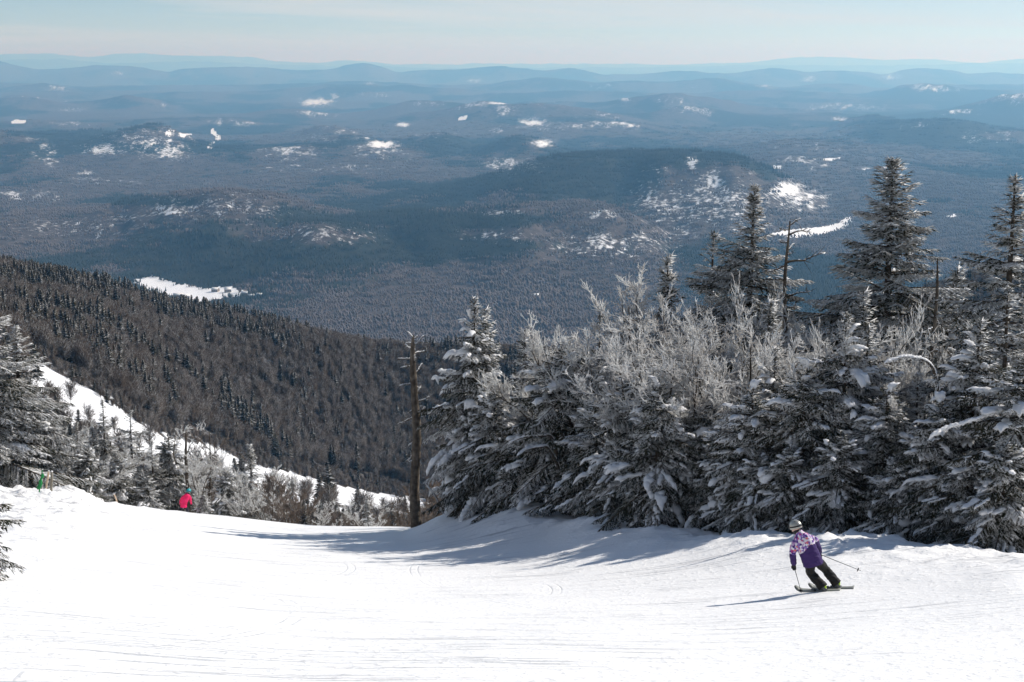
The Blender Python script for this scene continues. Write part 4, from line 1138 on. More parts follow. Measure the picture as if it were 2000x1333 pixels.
def shoulder_woods():
    rng = np.random.default_rng(7)
    def sample(n, y0, y1, u0, u1):
        y = np.sqrt(rng.uniform(y0 ** 2, y1 ** 2, n)); u = rng.uniform(u0, u1, n)
        return u * y, y
    xs, ys = zip(sample(26000, 120, 1010, -0.44, 0.02), sample(7000, 150, 1250, 0.02, 0.44), sample(5000, 1010, 1320, -0.44, 0.44))
    x = np.concatenate(xs); y = np.concatenate(ys)
    z = ground_z(x, y)
    sn, co = cover(x, y, z)
    px, py = to_px(x, y, z)
    keep = (sn < 1.5) | ((y < 200) & (sn < 2.5))
    # the trail stays open a little wider than its outline on the side that faces the slope
    x, y, z, co, px, py = (a[keep] for a in (x, y, z, co, px, py))
    n = len(x)
    ridge = sstep(760, 900, y)                                    # more conifers up on the crest
    near = 1 - sstep(250, 420, y)
    isc = rng.random(n) < np.clip(0.05 + 0.80 * sstep(0.42, 0.78, co + 0.2 * ridge + 0.5 * fbm(x / 38.0, y / 38.0, 612, 2)) - 0.1 * near, 0.04, 0.9)
    scl = np.where(isc, rng.uniform(0.55, 1.35, n) * (1 + 0.25 * fbm(x / 60.0, y / 60.0, 501, 2)), rng.uniform(0.65, 1.2, n))
    edge = in_poly(px, py + 26, TRAIL_A)                          # small growth beside the piste on our side
    scl = np.where(edge, scl * 0.45, scl)
    scl = np.where(y < 330, scl * 0.5, scl)
    # nothing tall grows on our side of the piste
    topr = to_px(x, y, z + 10 * scl)[1]
    over = np.zeros(n, bool)
    for f in np.linspace(0.1, 1.0, 16):
        over |= in_poly(px, py + (topr - py) * f, TRAIL_A)
    drop = over & (rng.random(n) < 0.96)
    kept = ~drop
    x, y, z, co, px, py, isc, scl = (a[kept] for a in (x, y, z, co, px, py, isc, scl)); n = len(x)
    kind = np.where(isc & (y < 420), rng.integers(3, 5, n), rng.integers(0, 3, n)); rot = rng.uniform(0, 6.28, n)
    tree_h = np.where(isc, 10, 9) * scl
    vis = (px > -20) & (px < 870) & (y < 1000)
    single = np.zeros(n, bool)
    for c in (True, False):
        q = np.where(vis & (isc == c))[0]
        q = q[np.argsort(-(tree_h[q] / y[q]))][:300]
        single[q] = True
    for i in np.where(single)[0]:
        nm = 'conifer' if isc[i] else 'bare_hardwood'
        o = link((FC if isc[i] else FB)[kind[i]], nm, None)
        o.location = (x[i], y[i], z[i] - 0.2); o.rotation_euler = (0, 0, rot[i]); o.scale = (scl[i],) * 3
        look_ = 'dark snow-dusted conifer' if isc[i] else 'bare grey-brown hardwood'
        zone = 'below the lower white trail' if y[i] < 480 else 'on the dark shoulder above the trail'
        third = 'at left' if px[i] < 290 else ('in the middle' if px[i] < 580 else 'towards the dead trunk')
        tag(o, '%s %s, %s' % (look_, zone, third), 'tree', 'conifers around the lower trail' if isc[i] else 'hardwoods around the lower trail')
    r = ~single
    scatter('shoulder_forest', np.stack([x, y, z - 0.2], 1)[r], scl[r], rot[r], (kind + np.where(isc, 0, len(FC)))[r], FC + FB,
            'dense mixed winter forest covering the dark shoulder on the left')
shoulder_woods()

def valley_woods():
    rng = np.random.default_rng(8)
    n = 46000
    y = np.exp(rng.uniform(math.log(2500), math.log(15000), n)) ; u = rng.uniform(-0.43, 0.43, n)
    keep = rng.random(n) < np.where(y < 8000, (y / 8000) ** 0.8 + 0.25, 1.0 - sstep(8500, 15000, y))
    y, u = y[keep], u[keep]; x = u * y
    z = ground_z(x, y)
    sn, co = cover(x, y, z)
    n = len(x)
    keep = rng.random(n) < np.clip(1.05 - 1.9 * sn, 0.0, 1)
    px, py = to_px(x, y, z)
    x, y, z, co = (a[keep] for a in (x, y, z, co)); n = len(x)
    isc = rng.random(n) < sstep(0.36, 0.62, co)
    thin = fbm(x / 300.0, y / 420.0, 404, 3)
    protos = [valley_clump(s, True) for s in (1, 2, 3)] + [valley_clump(s, False) for s in (4, 5, 6)]
    scatter('valley_forest', np.stack([x, y, z - 0.5], 1), np.where(isc, rng.uniform(0.75, 1.35, n), rng.uniform(0.5, 0.95, n)) * (1 + 0.35 * thin), rng.uniform(0, 6.28, n), rng.integers(0, 3, n) + np.where(isc, 0, 3), protos,
            'far mixed winter forest carpeting the hills and valley floor')
valley_woods()

# ------------------------------------------------------------------ people
def ground_Y(px, row, y0=20.0, y1=60.0):
    """distance at which the slope shows in that row"""
    ys = np.linspace(y0, y1, 400)
    xs = xfac(px, row) * ys
    rows = to_px(xs, ys, ground_z(xs, ys))[1]
    k = np.where(rows <= row)[0]
    return float(ys[k[0]]) if len(k) else y1

def remeshed(name, tubes, mats, voxel, parent=None, wrinkle=0.0, smooth_it=4, seed=0):
    """tubes (lists of (point, radius across, radius deep)) fused into one continuous surface"""
    bm = bmesh.new()
    for tb in tubes:
        pts = np.array([p for p, _, _ in tb], float)
        T = unit(np.gradient(pts, axis=0)) if len(pts) > 1 else np.array([[0, 0, 1.0]])
        rings = []
        sides = 14
        for i, (p, ra, rb) in enumerate(tb):
            t = T[i]
            f = np.array([0.0, 1.0, 0.0]); s_ = np.cross(t, f); s_ /= np.linalg.norm(s_) + 1e-9
            d = np.cross(s_, t)
            rings.append([bm.verts.new(pts[i] + s_ * ra * math.cos(a) + d * rb * math.sin(a)) for a in np.arange(sides) / sides * 6.28318])
        for a, b in zip(rings[:-1], rings[1:]):
            for j in range(sides):
                bm.faces.new((a[j], a[(j + 1) % sides], b[(j + 1) % sides], b[j]))
        bm.faces.new(rings[0][::-1]); bm.faces.new(rings[-1])
    bmesh.ops.recalc_face_normals(bm, faces=bm.faces)
    me = bpy.data.meshes.new(name); bm.to_mesh(me); bm.free()
    o = bpy.data.objects.new(name, me); COL.objects.link(o)
    r = o.modifiers.new('fuse', 'REMESH'); r.mode = 'VOXEL'; r.voxel_size = voxel
    sm = o.modifiers.new('smooth', 'SMOOTH'); sm.factor = 0.5; sm.iterations = smooth_it
    dg = bpy.context.evaluated_depsgraph_get()
    me2 = bpy.data.meshes.new_from_object(o.evaluated_get(dg))
    o.modifiers.clear(); o.data = me2; bpy.data.meshes.remove(me); me2.name = name
    n = len(me2.vertices)
    if wrinkle:
        co = np.empty(n * 3, np.float32); me2.vertices.foreach_get('co', co); co = co.reshape(-1, 3)
        no = np.empty(n * 3, np.float32); me2.vertices.foreach_get('normal', no); no = no.reshape(-1, 3)
        q = fbm(co[:, 0] * 9 + co[:, 2] * 4, co[:, 2] * 16 + co[:, 1] * 9, 200 + seed, 3)
        co = co + no * (wrinkle * q)[:, None]
        me2.vertices.foreach_set('co', co.ravel().astype(np.float32))
    me2.polygons.foreach_set('use_smooth', np.ones(len(me2.polygons), bool))
    me2.materials.clear()
    for m in (mats if isinstance(mats, list) else [mats]): me2.materials.append(m)
    if parent: o.parent = parent
    return o

def ball(c, r):
    c = np.array(c, float); out = []
    for k in np.linspace(-1, 1, 9):
        rr = r * math.sqrt(max(1 - k * k, 0.02)); out.append((c + np.array([0, 0, k * r]), rr, rr))
    return out

def limb(a, b, ra, rb, n=4, bulge=0.0):
    a, b = np.array(a, float), np.array(b, float)
    return [(a + (b - a) * t, (ra + (rb - ra) * t) * (1 + bulge * math.sin(t * 3.14)), (ra + (rb - ra) * t) * (1 + bulge * math.sin(t * 3.14))) for t in np.linspace(0, 1, n)]

M['skin'] = mat('skin', (0.55, 0.36, 0.28), 0.5, 0.4)
M['black_cloth'] = mat('black_cloth', (0.011, 0.0105, 0.0105), 0.75, 0.2, noise=(14.0, (0.02, 0.019, 0.018), 0.4, 0.6))
M['glove'] = mat('glove', (0.014, 0.014, 0.015), 0.6, 0.3)
M['boot'] = mat('boot', (0.05, 0.055, 0.06), 0.35, 0.5, noise=(9.0, (0.09, 0.1, 0.1), 0.4, 0.6))
M['lime'] = mat('lime', (0.45, 0.68, 0.06), 0.4, 0.4)
M['helmet_silver'] = mat('helmet_silver', (0.34, 0.335, 0.30), 0.3, 0.5, metal=0.35)
M['helmet_teal'] = mat('helmet_teal', (0.02, 0.40, 0.40), 0.35, 0.5, noise=(9.0, (0.015, 0.22, 0.3), 0.45, 0.6))
M['strap'] = mat('strap', (0.012, 0.012, 0.013), 0.6, 0.3)
M['lens'] = mat('lens', (0.03, 0.03, 0.04), 0.08, 0.8)
M['pole'] = mat('pole', (0.05, 0.05, 0.055), 0.35, 0.5, metal=0.4)
M['ski_top'] = mat('ski_top', (0.035, 0.038, 0.036), 0.35, 0.4, noise=(3.0, (0.26, 0.27, 0.25), 0.5, 0.58))
M['ski_red'] = mat('ski_red', (0.12, 0.03, 0.04), 0.4, 0.4)
M['pink'] = mat('pink_jacket', (0.86, 0.02, 0.15), 0.6, 0.25, noise=(6.0, (0.70, 0.012, 0.09), 0.4, 0.6))
M['navy'] = mat('navy_trousers', (0.025, 0.027, 0.04), 0.75, 0.25)

def patterned_jacket():
    m = bpy.data.materials.new('faceted_print'); m.use_nodes = True
    t = m.node_tree; N = t.nodes; L = t.links; p = N['Principled BSDF']
    p.inputs['Roughness'].default_value = 0.7; p.inputs['Specular IOR Level'].default_value = 0.2
    tc = N.new('ShaderNodeTexCoord')
    def vor(scale):
        v = N.new('ShaderNodeTexVoronoi'); v.inputs['Scale'].default_value = scale; v.distance = 'MANHATTAN'
        L.new(tc.outputs['Object'], v.inputs['Vector'])
        s = N.new('ShaderNodeSeparateColor'); L.new(v.outputs['Color'], s.inputs[0]); return s.outputs[0]
    r = N.new('ShaderNodeValToRGB'); r.color_ramp.interpolation = 'CONSTANT'
    cols = [(0.0, (0.60, 0.56, 0.62)), (0.16, (0.26, 0.15, 0.40)), (0.32, (0.66, 0.64, 0.67)), (0.44, (0.05, 0.025, 0.16)), (0.58, (0.42, 0.24, 0.44)), (0.68, (0.62, 0.14, 0.13)), (0.73, (0.16, 0.09, 0.34)), (0.86, (0.62, 0.58, 0.64)), (0.95, (0.40, 0.03, 0.16))]
    e = r.color_ramp.elements
    e[0].position = 0; e[0].color = (*cols[0][1], 1); e[1].position = cols[1][0]; e[1].color = (*cols[1][1], 1)
    for q, c in cols[2:]:
        k = e.new(q); k.color = (*c, 1)
    L.new(vor(24.0), r.inputs[0])
    s = N.new('ShaderNodeSeparateXYZ'); L.new(tc.outputs['Object'], s.inputs[0])
    a = N.new('ShaderNodeMath'); a.operation = 'MULTIPLY_ADD'; a.inputs[1].default_value = 1.26; a.inputs[2].default_value = 0.15 + 0.25 * 1.26
    L.new(s.outputs['X'], a.inputs[0])
    c1 = N.new('ShaderNodeClamp'); c1.inputs['Min'].default_value = 0.115; c1.inputs['Max'].default_value = 0.355; L.new(a.outputs[0], c1.inputs['Value'])
    g = N.new('ShaderNodeMath'); g.operation = 'GREATER_THAN'; L.new(s.outputs['Z'], g.inputs[0]); L.new(c1.outputs[0], g.inputs[1])
    mx = N.new('ShaderNodeMix'); mx.data_type = 'RGBA'; mx.inputs['A'].default_value = (0.040, 0.019, 0.100, 1)
    L.new(g.outputs[0], mx.inputs['Factor']); L.new(r.outputs[0], mx.inputs['B']); L.new(mx.outputs['Result'], p.inputs['Base Color'])
    return m
M['print_jacket'] = patterned_jacket()

def ski(name, tip, tail, label, group, m, width=0.085, roll=0.25):
    tip, tail = np.array(tip, float), np.array(tail, float)
    ax = tip - tail; Ls = np.linalg.norm(ax); ax /= Ls
    sd = np.cross(ax, [0, 0, 1.0]); sd /= np.linalg.norm(sd); up = np.cross(sd, ax)
    sd, up = sd * math.cos(roll) + up * math.sin(roll), up * math.cos(roll) - sd * math.sin(roll)
    ts = np.concatenate([np.linspace(0, 0.86, 12), np.linspace(0.89, 1.0, 8)])
    V = []
    for t in ts:
        wdt = width * (0.5 + 0.22 * (2 * t - 1) ** 2)
        if t > 0.93: wdt *= math.sqrt(max(1 - ((t - 0.93) / 0.075) ** 2, 0.04))
        lift = 0.12 * max(0, (t - 0.84) / 0.16) ** 2 + 0.02 * max(0, (0.08 - t) / 0.08) ** 2
        c = tail + ax * (t * Ls) + up * lift
        for sx, sz in ((-1, 0), (1, 0), (1, 0.016), (-1, 0.016)): V.append(c + sd * sx * wdt + up * sz)
    n = len(ts); F = []
    for i in range(n - 1):
        for j in range(4): F.append((i * 4 + j, i * 4 + (j + 1) % 4, i * 4 + 4 + (j + 1) % 4, i * 4 + 4 + j))
    F += [(3, 2, 1, 0), (n * 4 - 4, n * 4 - 3, n * 4 - 2, n * 4 - 1)]
    mid = (tip + tail) / 2
    root = empty(name, mid)
    mesh_obj('board', np.array(V) - mid, F, m, root)
    # binding
    bc = tail + ax * (0.45 * Ls) + up * 0.03
    bv, bf = join([tube_mesh([bc - ax * 0.17 - mid], [bc - ax * 0.09 - mid], [0.03], [0.035], 6), tube_mesh([bc + ax * 0.12 - mid], [bc + ax * 0.19 - mid], [0.035], [0.025], 6)])
    mesh_obj('binding', bv, bf, M['boot'], root, smooth=True)
    tag(root, label, 'ski', group)
    return root

def ski_pole(hand, tip, label, group):
    hand, tip = np.array(hand, float), np.array(tip, float)
    d = (tip - hand) / np.linalg.norm(tip - hand)
    root = empty('ski_pole', tip)
    v, f = tube_mesh([hand - d * 0.02 - tip], [np.zeros(3)], [0.0085], [0.0055], 8); mesh_obj('shaft', v, f, M['pole'], root, smooth=True)
    v, f = tube_mesh([hand - d * 0.10 - tip], [hand + d * 0.03 - tip], [0.017], [0.014], 8); mesh_obj('grip', v, f, M['glove'], root, smooth=True)
    v, f = tube_mesh([-d * 0.075, -d * 0.062], [-d * 0.062, -d * 0.055], [0.012, 0.045], [0.045, 0.008], 10); mesh_obj('basket', v, f, M['glove'], root, smooth=True)
    tag(root, label, 'ski pole', group)

def glove_tubes(c, fwd, side):
    """palm with four curled fingers of different length and a thumb leaving its side"""
    c = np.array(c, float); fwd = np.array(fwd, float) / np.linalg.norm(fwd); side = np.array(side, float) / np.linalg.norm(side)
    dn = np.cross(fwd, side)
    tb = [limb(c - fwd * 0.07, c + fwd * 0.03, 0.038, 0.044, 4)]
    for k, ln in enumerate((0.075, 0.085, 0.08, 0.065)):
        b = c + fwd * 0.03 + side * (-0.033 + 0.022 * k)
        m1 = b + fwd * ln * 0.45 + dn * 0.012; m2 = m1 + fwd * ln * 0.15 + dn * ln * 0.45; m3 = m2 - fwd * ln * 0.35 + dn * 0.012
        tb.append([(b, 0.0125, 0.0125), (m1, 0.012, 0.012), (m2, 0.011, 0.011), (m3, 0.010, 0.010)])
    t0 = c - side * 0.038 - fwd * 0.02; t1 = t0 - side * 0.018 + fwd * 0.03 + dn * 0.02; t2 = t1 + fwd * 0.025 + dn * 0.03 + side * 0.012
    tb.append([(t0, 0.015, 0.015), (t1, 0.013, 0.013), (t2, 0.011, 0.011)])
    return tb

def build_person(J, label, jacket_m, trouser_m, helmet_m, look, hem, group_s, boots=True, girth=1.0):
    """J: joints in the world; the empty stands at the feet"""
    o = (J['l_ankle'] + J['r_ankle']) / 2 - np.array([0, 0, 0.1])
    pel = J['pelvis']
    root = empty('person', o)
    def loc(p): return np.array(p, float) - o
    g = {k: loc(v) for k, v in J.items()}
    look = np.array(look, float) / np.linalg.norm(look)
    sp = g['neck'] - g['pelvis']
    # continuous body under the clothes, with a face
    hc = g['head']
    rt = np.cross(look, [0, 0, 1.0]); rt /= np.linalg.norm(rt)
    face = [ball(hc + np.array([0, 0, 0.02]), 0.095), limb(hc + look * 0.03 - np.array([0, 0, 0.03]), hc + look * 0.045 - np.array([0, 0, 0.095]), 0.07, 0.045),
            limb(hc + look * 0.085 + np.array([0, 0, 0.01]), hc + look * 0.118 - np.array([0, 0, 0.03]), 0.012, 0.02, 3),
            limb(hc + look * 0.08 - np.array([0, 0, 0.062]) - rt * 0.022, hc + look * 0.08 - np.array([0, 0, 0.062]) + rt * 0.022, 0.012, 0.012, 3),
            limb(hc - rt * 0.09 + np.array([0, 0, 0.02]), hc - rt * 0.098 - np.array([0, 0, 0.03]), 0.02, 0.014, 3), limb(hc + rt * 0.09 + np.array([0, 0, 0.02]), hc + rt * 0.098 - np.array([0, 0, 0.03]), 0.02, 0.014, 3)]
    body = [[(g['pelvis'], 0.13, 0.10), (g['pelvis'] + sp * 0.35, 0.12, 0.09), (g['pelvis'] + sp * 0.75, 0.14, 0.10), (g['neck'], 0.06, 0.06), (hc - np.array([0, 0, 0.04]), 0.055, 0.055)]] + face
    for s in 'lr':
        body += [limb(g[s + '_shoulder'], g[s + '_elbow'], 0.05, 0.04), limb(g[s + '_elbow'], g[s + '_hand'], 0.04, 0.028), limb(g['neck'] - sp * 0.12, g[s + '_shoulder'], 0.06, 0.05),
                 limb(g[s + '_hip'], g[s + '_knee'], 0.075, 0.055), limb(g[s + '_knee'], g[s + '_ankle'], 0.055, 0.042)]
        body += [limb(g['pelvis'], g[s + '_hip'], 0.1, 0.085)]
    remeshed('body', body, M['skin'], 0.014, root, smooth_it=3)
    # jacket: origin at the pelvis so the print keeps to the garment
    def jl(p): return np.array(p, float) - pel
    j = {k: jl(v) for k, v in J.items()}
    js = j['neck'] - j['pelvis']
    hemv = np.array(hem, float)
    tor = [(hemv, 0.225, 0.18), (hemv * 0.45, 0.222, 0.178), (j['pelvis'] + js * 0.2, 0.21, 0.165), (j['pelvis'] + js * 0.5, 0.21, 0.165), (j['pelvis'] + js * 0.78, 0.215, 0.165), (j['pelvis'] + js * 0.95, 0.165, 0.135), (j['neck'] + js * 0.08, 0.105, 0.105), (j['neck'] + (j['head'] - j['neck']) * 0.45, 0.092, 0.092)]
    tor = [(p_, a_ * girth, b_ * girth) for p_, a_, b_ in tor]
    tubes = [tor]
    for s in 'lr':
        tubes += [limb(j['neck'] - js * 0.16, j[s + '_shoulder'], 0.10, 0.085, 4), limb(j[s + '_shoulder'], j[s + '_elbow'], 0.088 * girth, 0.075 * girth, 5, 0.06), limb(j[s + '_elbow'], j[s + '_elbow'] + (j[s + '_hand'] - j[s + '_elbow']) * 0.84, 0.075 * girth, 0.060 * girth, 5, 0.05)]
    jk = remeshed('jacket', tubes, jacket_m, 0.016, root, wrinkle=0.014, seed=3)
    jk.location = Vector(pel - o)
    # hood lying on the collar
    hb = J['neck'] - look * 0.07 - o
    hood = remeshed('hood', [[(hb + np.array([0, 0, 0.03]) - rt * 0.09, 0.03, 0.03), (hb - look * 0.05 - rt * 0.05, 0.045, 0.045), (hb - look * 0.07, 0.05, 0.05), (hb - look * 0.05 + rt * 0.05, 0.045, 0.045), (hb + np.array([0, 0, 0.03]) + rt * 0.09, 0.03, 0.03)]], jacket_m, 0.014, root)
    hood.data.transform(Matrix.Translation(Vector(o - pel))); hood.location = Vector(pel - o)
    # trousers
    tr = [[(g['pelvis'] + sp * 0.12, 0.16, 0.13), (g['pelvis'], 0.175, 0.145), (g['pelvis'] - sp * 0.12, 0.165, 0.135)]]
    for s in 'lr':
        kn, an, hp = g[s + '_knee'], g[s + '_ankle'], g[s + '_hip']
        tr.append([(hp, 0.118, 0.118), (hp + (kn - hp) * 0.5, 0.113, 0.113), (kn, 0.100, 0.104), (kn + (an - kn) * 0.4, 0.104, 0.104), (kn + (an - kn) * 0.75, 0.108, 0.108), (kn + (an - kn) * 0.92, 0.112, 0.112)])
    tr = [[(p_, a_ * girth, b_ * girth) for p_, a_, b_ in q_] for q_ in tr]
    tr[0] = [(p_, a_ * 0.9, b_ * 0.9) for p_, a_, b_ in tr[0]]
    remeshed('trousers', tr, trouser_m, 0.016, root, wrinkle=0.016, seed=5)
    remeshed('neck_gaiter', [limb(g['neck'], hc - np.array([0, 0, 0.045]), 0.082, 0.086, 4)], M['strap'], 0.012, root)
    # gloves
    for s in 'lr':
        f = g[s + '_hand'] - g[s + '_elbow']
        remeshed('glove', glove_tubes(g[s + '_hand'], f, np.cross(f, [0.2, 1, 0.1])), M['glove'], 0.009, root, smooth_it=2)
    # boots
    toe = look_dir = J['toe']
    for s in 'lr':
        a = g[s + '_ankle']; sh = unit(g[s + '_knee'] - a)
        b = remeshed('boot', [limb(a + sh * 0.20, a - np.array([0, 0, 0.02]), 0.062, 0.055, 5), limb(a - toe * 0.07 - np.array([0, 0, 0.045]), a + toe * 0.17 - np.array([0, 0, 0.06]), 0.05, 0.042, 5)], M['boot'], 0.013, root)
        k = a - toe * 0.058 + sh * 0.05
        v, f_ = tube_mesh([k - np.array([0, 0, 0.05])], [k + np.array([0, 0, 0.06])], [0.026], [0.022], 8)
        bo = mesh_obj('heel_spoiler', v, f_, M['lime'] if boots else M['boot'], b, smooth=True)
    # helmet with vents, strap and goggles
    bm = bmesh.new(); bmesh.ops.create_uvsphere(bm, u_segments=28, v_segments=18, radius=1.0)
    up_h = unit(np.array(g['head'] - g['neck']) * 0.4 + np.array([0, 0, 0.2]))
    cut = [v for v in bm.verts if v.co.z < -0.45 or (v.co.y > 0.55 and v.co.z < 0.25)]
    bmesh.ops.delete(bm, geom=cut, context='VERTS')
    me = bpy.data.meshes.new('helmet'); bm.to_mesh(me); bm.free()
    me.materials.append(helmet_m)
    for q in me.polygons: q.use_smooth = True
    hel = bpy.data.objects.new('helmet', me); COL.objects.link(hel); hel.parent = root
    hel.scale = (0.114, 0.138, 0.128); hel.location = Vector(hc + np.array([0, 0, 0.03]))
    fw = Vector(look); upv = Vector(up_h); rgt = fw.cross(upv).normalized(); upv = rgt.cross(fw).normalized()
    hel.rotation_euler = Matrix((rgt, fw, upv)).transposed().to_euler()
    so = hel.modifiers.new('shell', 'SOLIDIFY'); so.thickness = 0.12; so.offset = 1.0
    n = 40; a = np.linspace(0, 6.283, n, endpoint=False)
    st = np.stack([1.13 * np.cos(a), 1.13 * np.sin(a), np.full(n, -0.10)], 1); st2 = st + np.array([0, 0, 0.26]); st2[:, :2] *= 0.985
    F = [(i, (i + 1) % n, n + (i + 1) % n, n + i) for i in range(n)]
    mesh_obj('goggle_strap', np.concatenate([st, st2]), F, M['strap'], hel, smooth=True)
    b = np.linspace(0.55, 2.6, 14)
    lv = np.concatenate([np.stack([1.16 * np.cos(b), 1.16 * np.sin(b), np.full(14, -0.22)], 1), np.stack([1.16 * np.cos(b), 1.16 * np.sin(b), np.full(14, 0.2)], 1)])
    mesh_obj('goggles', lv, [(i, i + 1, 15 + i, 14 + i) for i in range(13)], M['lens'], hel, smooth=True)
    for q in (-0.42, 0.42):
        for r_ in (-0.55, 0.1):
            p = unit(np.array([q, r_, 0.85])) * 1.10
            v, f_ = tube_mesh([p], [p * 1.03], [0.085], [0.075], 8)
            v = np.concatenate([v, [p * 1.035]]); f_ = np.concatenate([f_])
            mesh_obj('vent', v[:16], np.concatenate([f_, [[8, 9, 10, 11], [8, 11, 12, 15], [12, 13, 14, 15]]]), M['strap'], hel)
    tag(root, label, 'person')
    return root

# ---- the near skier, mid-turn, seen from behind
Y0 = ground_Y(1612, 1157)
def sk(px, row, dY=0.0): return at(px, row, Y0 + dY)
J1 = dict(pelvis=sk(1586, 1092), neck=sk(1563, 1046, 0.05), head=sk(1554, 1031, 0.10), l_shoulder=sk(1554, 1058, 0.0), r_shoulder=sk(1588, 1053, 0.12),
          l_elbow=sk(1548, 1081, -0.02), l_hand=sk(1551, 1106, 0.12), r_elbow=sk(1597, 1066, 0.30), r_hand=sk(1601, 1083, 0.50),
          l_hip=sk(1580, 1097, 0.02), r_hip=sk(1594, 1094, 0.08), l_knee=sk(1583, 1119, 0.30), r_knee=sk(1611, 1111, 0.40),
          l_ankle=sk(1610, 1150, 0.12), r_ankle=sk(1637, 1143, 0.30))
skd = unit(np.array([-1.0, 0.62, -0.16]))
J1['toe'] = skd
build_person(J1, 'skier in purple and pink patterned jacket carving on the slope, seen from behind', M['print_jacket'], M['black_cloth'], M['helmet_silver'], (-0.45, 0.85, -0.35), (np.array(sk(1589, 1104)) - sk(1586, 1092)) * 0.9, 'near')
def on_snow(p, lift=0.02):
    return np.array([p[0], p[1], gz(p[0], p[1]) + lift])
for s, px_a, lab in (('l_ankle', 0, 'left ski of the skier in purple, nearer the camera'), ('r_ankle', 1, 'right ski of the skier in purple, farther from the camera')):
    c = J1[s] + np.array([0, 0, -0.10])
    t_, b_ = on_snow(c + skd * 0.64, 0.04), on_snow(c - skd * 0.36, -0.02)
    sh = c[2] - ((t_ * 0.42 + b_ * 0.58)[2])
    t_[2] += max(0.0, min(0.12, sh)); b_[2] += max(0.0, min(0.06, sh))
    ski('ski', t_, b_, lab, 'skis of the skier in purple', M['ski_top'], width=0.095, roll=0.42)
ski_pole(J1['l_hand'] + np.array([0, 0, -0.01]), on_snow(sk(1565, 1158, 0.25), 0.0), 'ski pole planted in the snow by the left hand of the skier in purple', 'poles of the skier in purple')
ski_pole(J1['r_hand'], sk(1681, 1115, -0.1), 'ski pole trailing in the air right of the skier in purple', 'poles of the skier in purple')

# ---- the far skier, half hidden by the crest
Y1 = 75.0
def sf(px, row, dY=0.0): return at(px, row, Y1 + dY)
_x = float(xfac(360, 1006)) * Y1
gr = float(to_px(_x, Y1, gz(_x, Y1))[1])
J2 = dict(pelvis=sf(359, 985), neck=sf(366, 966, 0.05), head=sf(368.5, 960.5, 0.08), l_shoulder=sf(357.5, 970), r_shoulder=sf(370.5, 969, 0.1), l_elbow=sf(352.5, 979, 0.0), l_hand=sf(352, 987, 0.25),
          r_elbow=sf(372.5, 979, 0.1), r_hand=sf(374, 986, 0.3), l_hip=sf(356, 988), r_hip=sf(363, 988, 0.05), l_knee=sf(352, gr - 12, 0.2), r_knee=sf(366, gr - 11, 0.2), l_ankle=sf(348, gr - 4, 0.0), r_ankle=sf(368, gr - 3, 0.1))
J2['toe'] = unit(np.array([0.75, 0.75, -0.3]))
build_person(J2, 'distant skier in bright pink-red jacket and teal helmet at the crest', M['pink'], M['navy'], M['helmet_teal'], (0.35, 0.9, -0.2), (np.array(sf(358.5, 991)) - sf(359, 985)), 'far', boots=False, girth=0.82)
for s, lab in (('l_ankle', 'left ski of the distant skier in pink-red'), ('r_ankle', 'right ski of the distant skier in pink-red')):
    c = J2[s]
    ski('ski', on_snow(c + J2['toe'] * 0.9, 0.05), on_snow(c - J2['toe'] * 0.7, 0.03), lab, 'skis of the distant skier', M['ski_red'], roll=0.0)
ski_pole(J2['r_hand'], on_snow(sf(376, gr - 2, 0.4), 0.0), 'ski pole in the right hand of the distant skier', 'poles of the distant skier')
ski_pole(J2['l_hand'], on_snow(sf(346, gr - 2, 0.5), 0.0), 'ski pole in the left hand of the distant skier', 'poles of the distant skier')

# ------------------------------------------------------------------ small things on the banks
M['stake'] = mat('stake_wood', (0.46, 0.33, 0.22), 0.8, 0.2, noise=(12.0, (0.62, 0.48, 0.36), 0.4, 0.6))
M['stake_grey'] = mat('stake_grey', (0.22, 0.20, 0.16), 0.8, 0.2)
M['net_green'] = mat('net_green', (0.01, 0.20, 0.05), 0.6, 0.3)

def stake(name, px0, row0, px1, row1, Y, rad, m, label, cat):
    a, b = at(px0, row0, Y), at(px1, row1, Y)
    d = unit(b - a); a = a - d * 0.35
    root = empty(name, at(px0, row0, Y)); c = at(px0, row0, Y)
    n = 7; pts = np.array([a + (b - a) * t for t in np.linspace(0, 1, n)]) - c
    pts[:, 0] += 0.01 * np.sin(np.arange(n) * 1.7)
    v, f = lathe_chain(pts, [rad] * (n - 1) + [rad * 0.75], 7, 0.05, np.random.default_rng(int(px0)))
    mesh_obj('shaft', v, f, m, root, smooth=True)
    cv, cf = pillow_mesh(np.array([b - c + d * 0.02]), np.array([[1.0, 0, 0]]), np.array([rad * 1.1]), np.array([rad * 1.1]), np.array([rad * 0.9]), np.random.default_rng(1))
    mesh_obj('snow_cap', cv, cf, M['snow'], root, smooth=True)
    tag(root, label, cat)
    return root
stake('wooden_stake', 90, 953, 95, 921, 63.5, 0.045, M['stake'], 'pale wooden stake leaning on the left snow bank', 'stake')
stake('wooden_stake', 100, 953, 101, 922, 64.0, 0.06, M['stake_grey'], 'grey-brown wooden post just right of the pale stake', 'stake')
g_ = stake('net_post', 77, 957, 83, 918, 63.0, 0.03, M['net_green'], 'green netting post left of the pale wooden stake', 'post')
# a rag of rolled net hanging on it
rg = np.random.default_rng(5); q0 = at(77, 957, 63.0)
npt = np.array([at(76 + 7 * t + rg.normal(0, .6), 956 - 30 * t, 62.95) for t in np.linspace(0, 1, 12)]) - q0
v, f = lathe_chain(npt, 0.05 + 0.045 * rg.random(12), 7, 0.25, rg); mesh_obj('rolled_net', v, f, M['net_green'], g_, smooth=True)
stake('birch_stub', 230, 985, 223, 966, 69.5, 0.035, M['stake'], 'short pale stub poking from the snow left of the skier in red', 'stub')

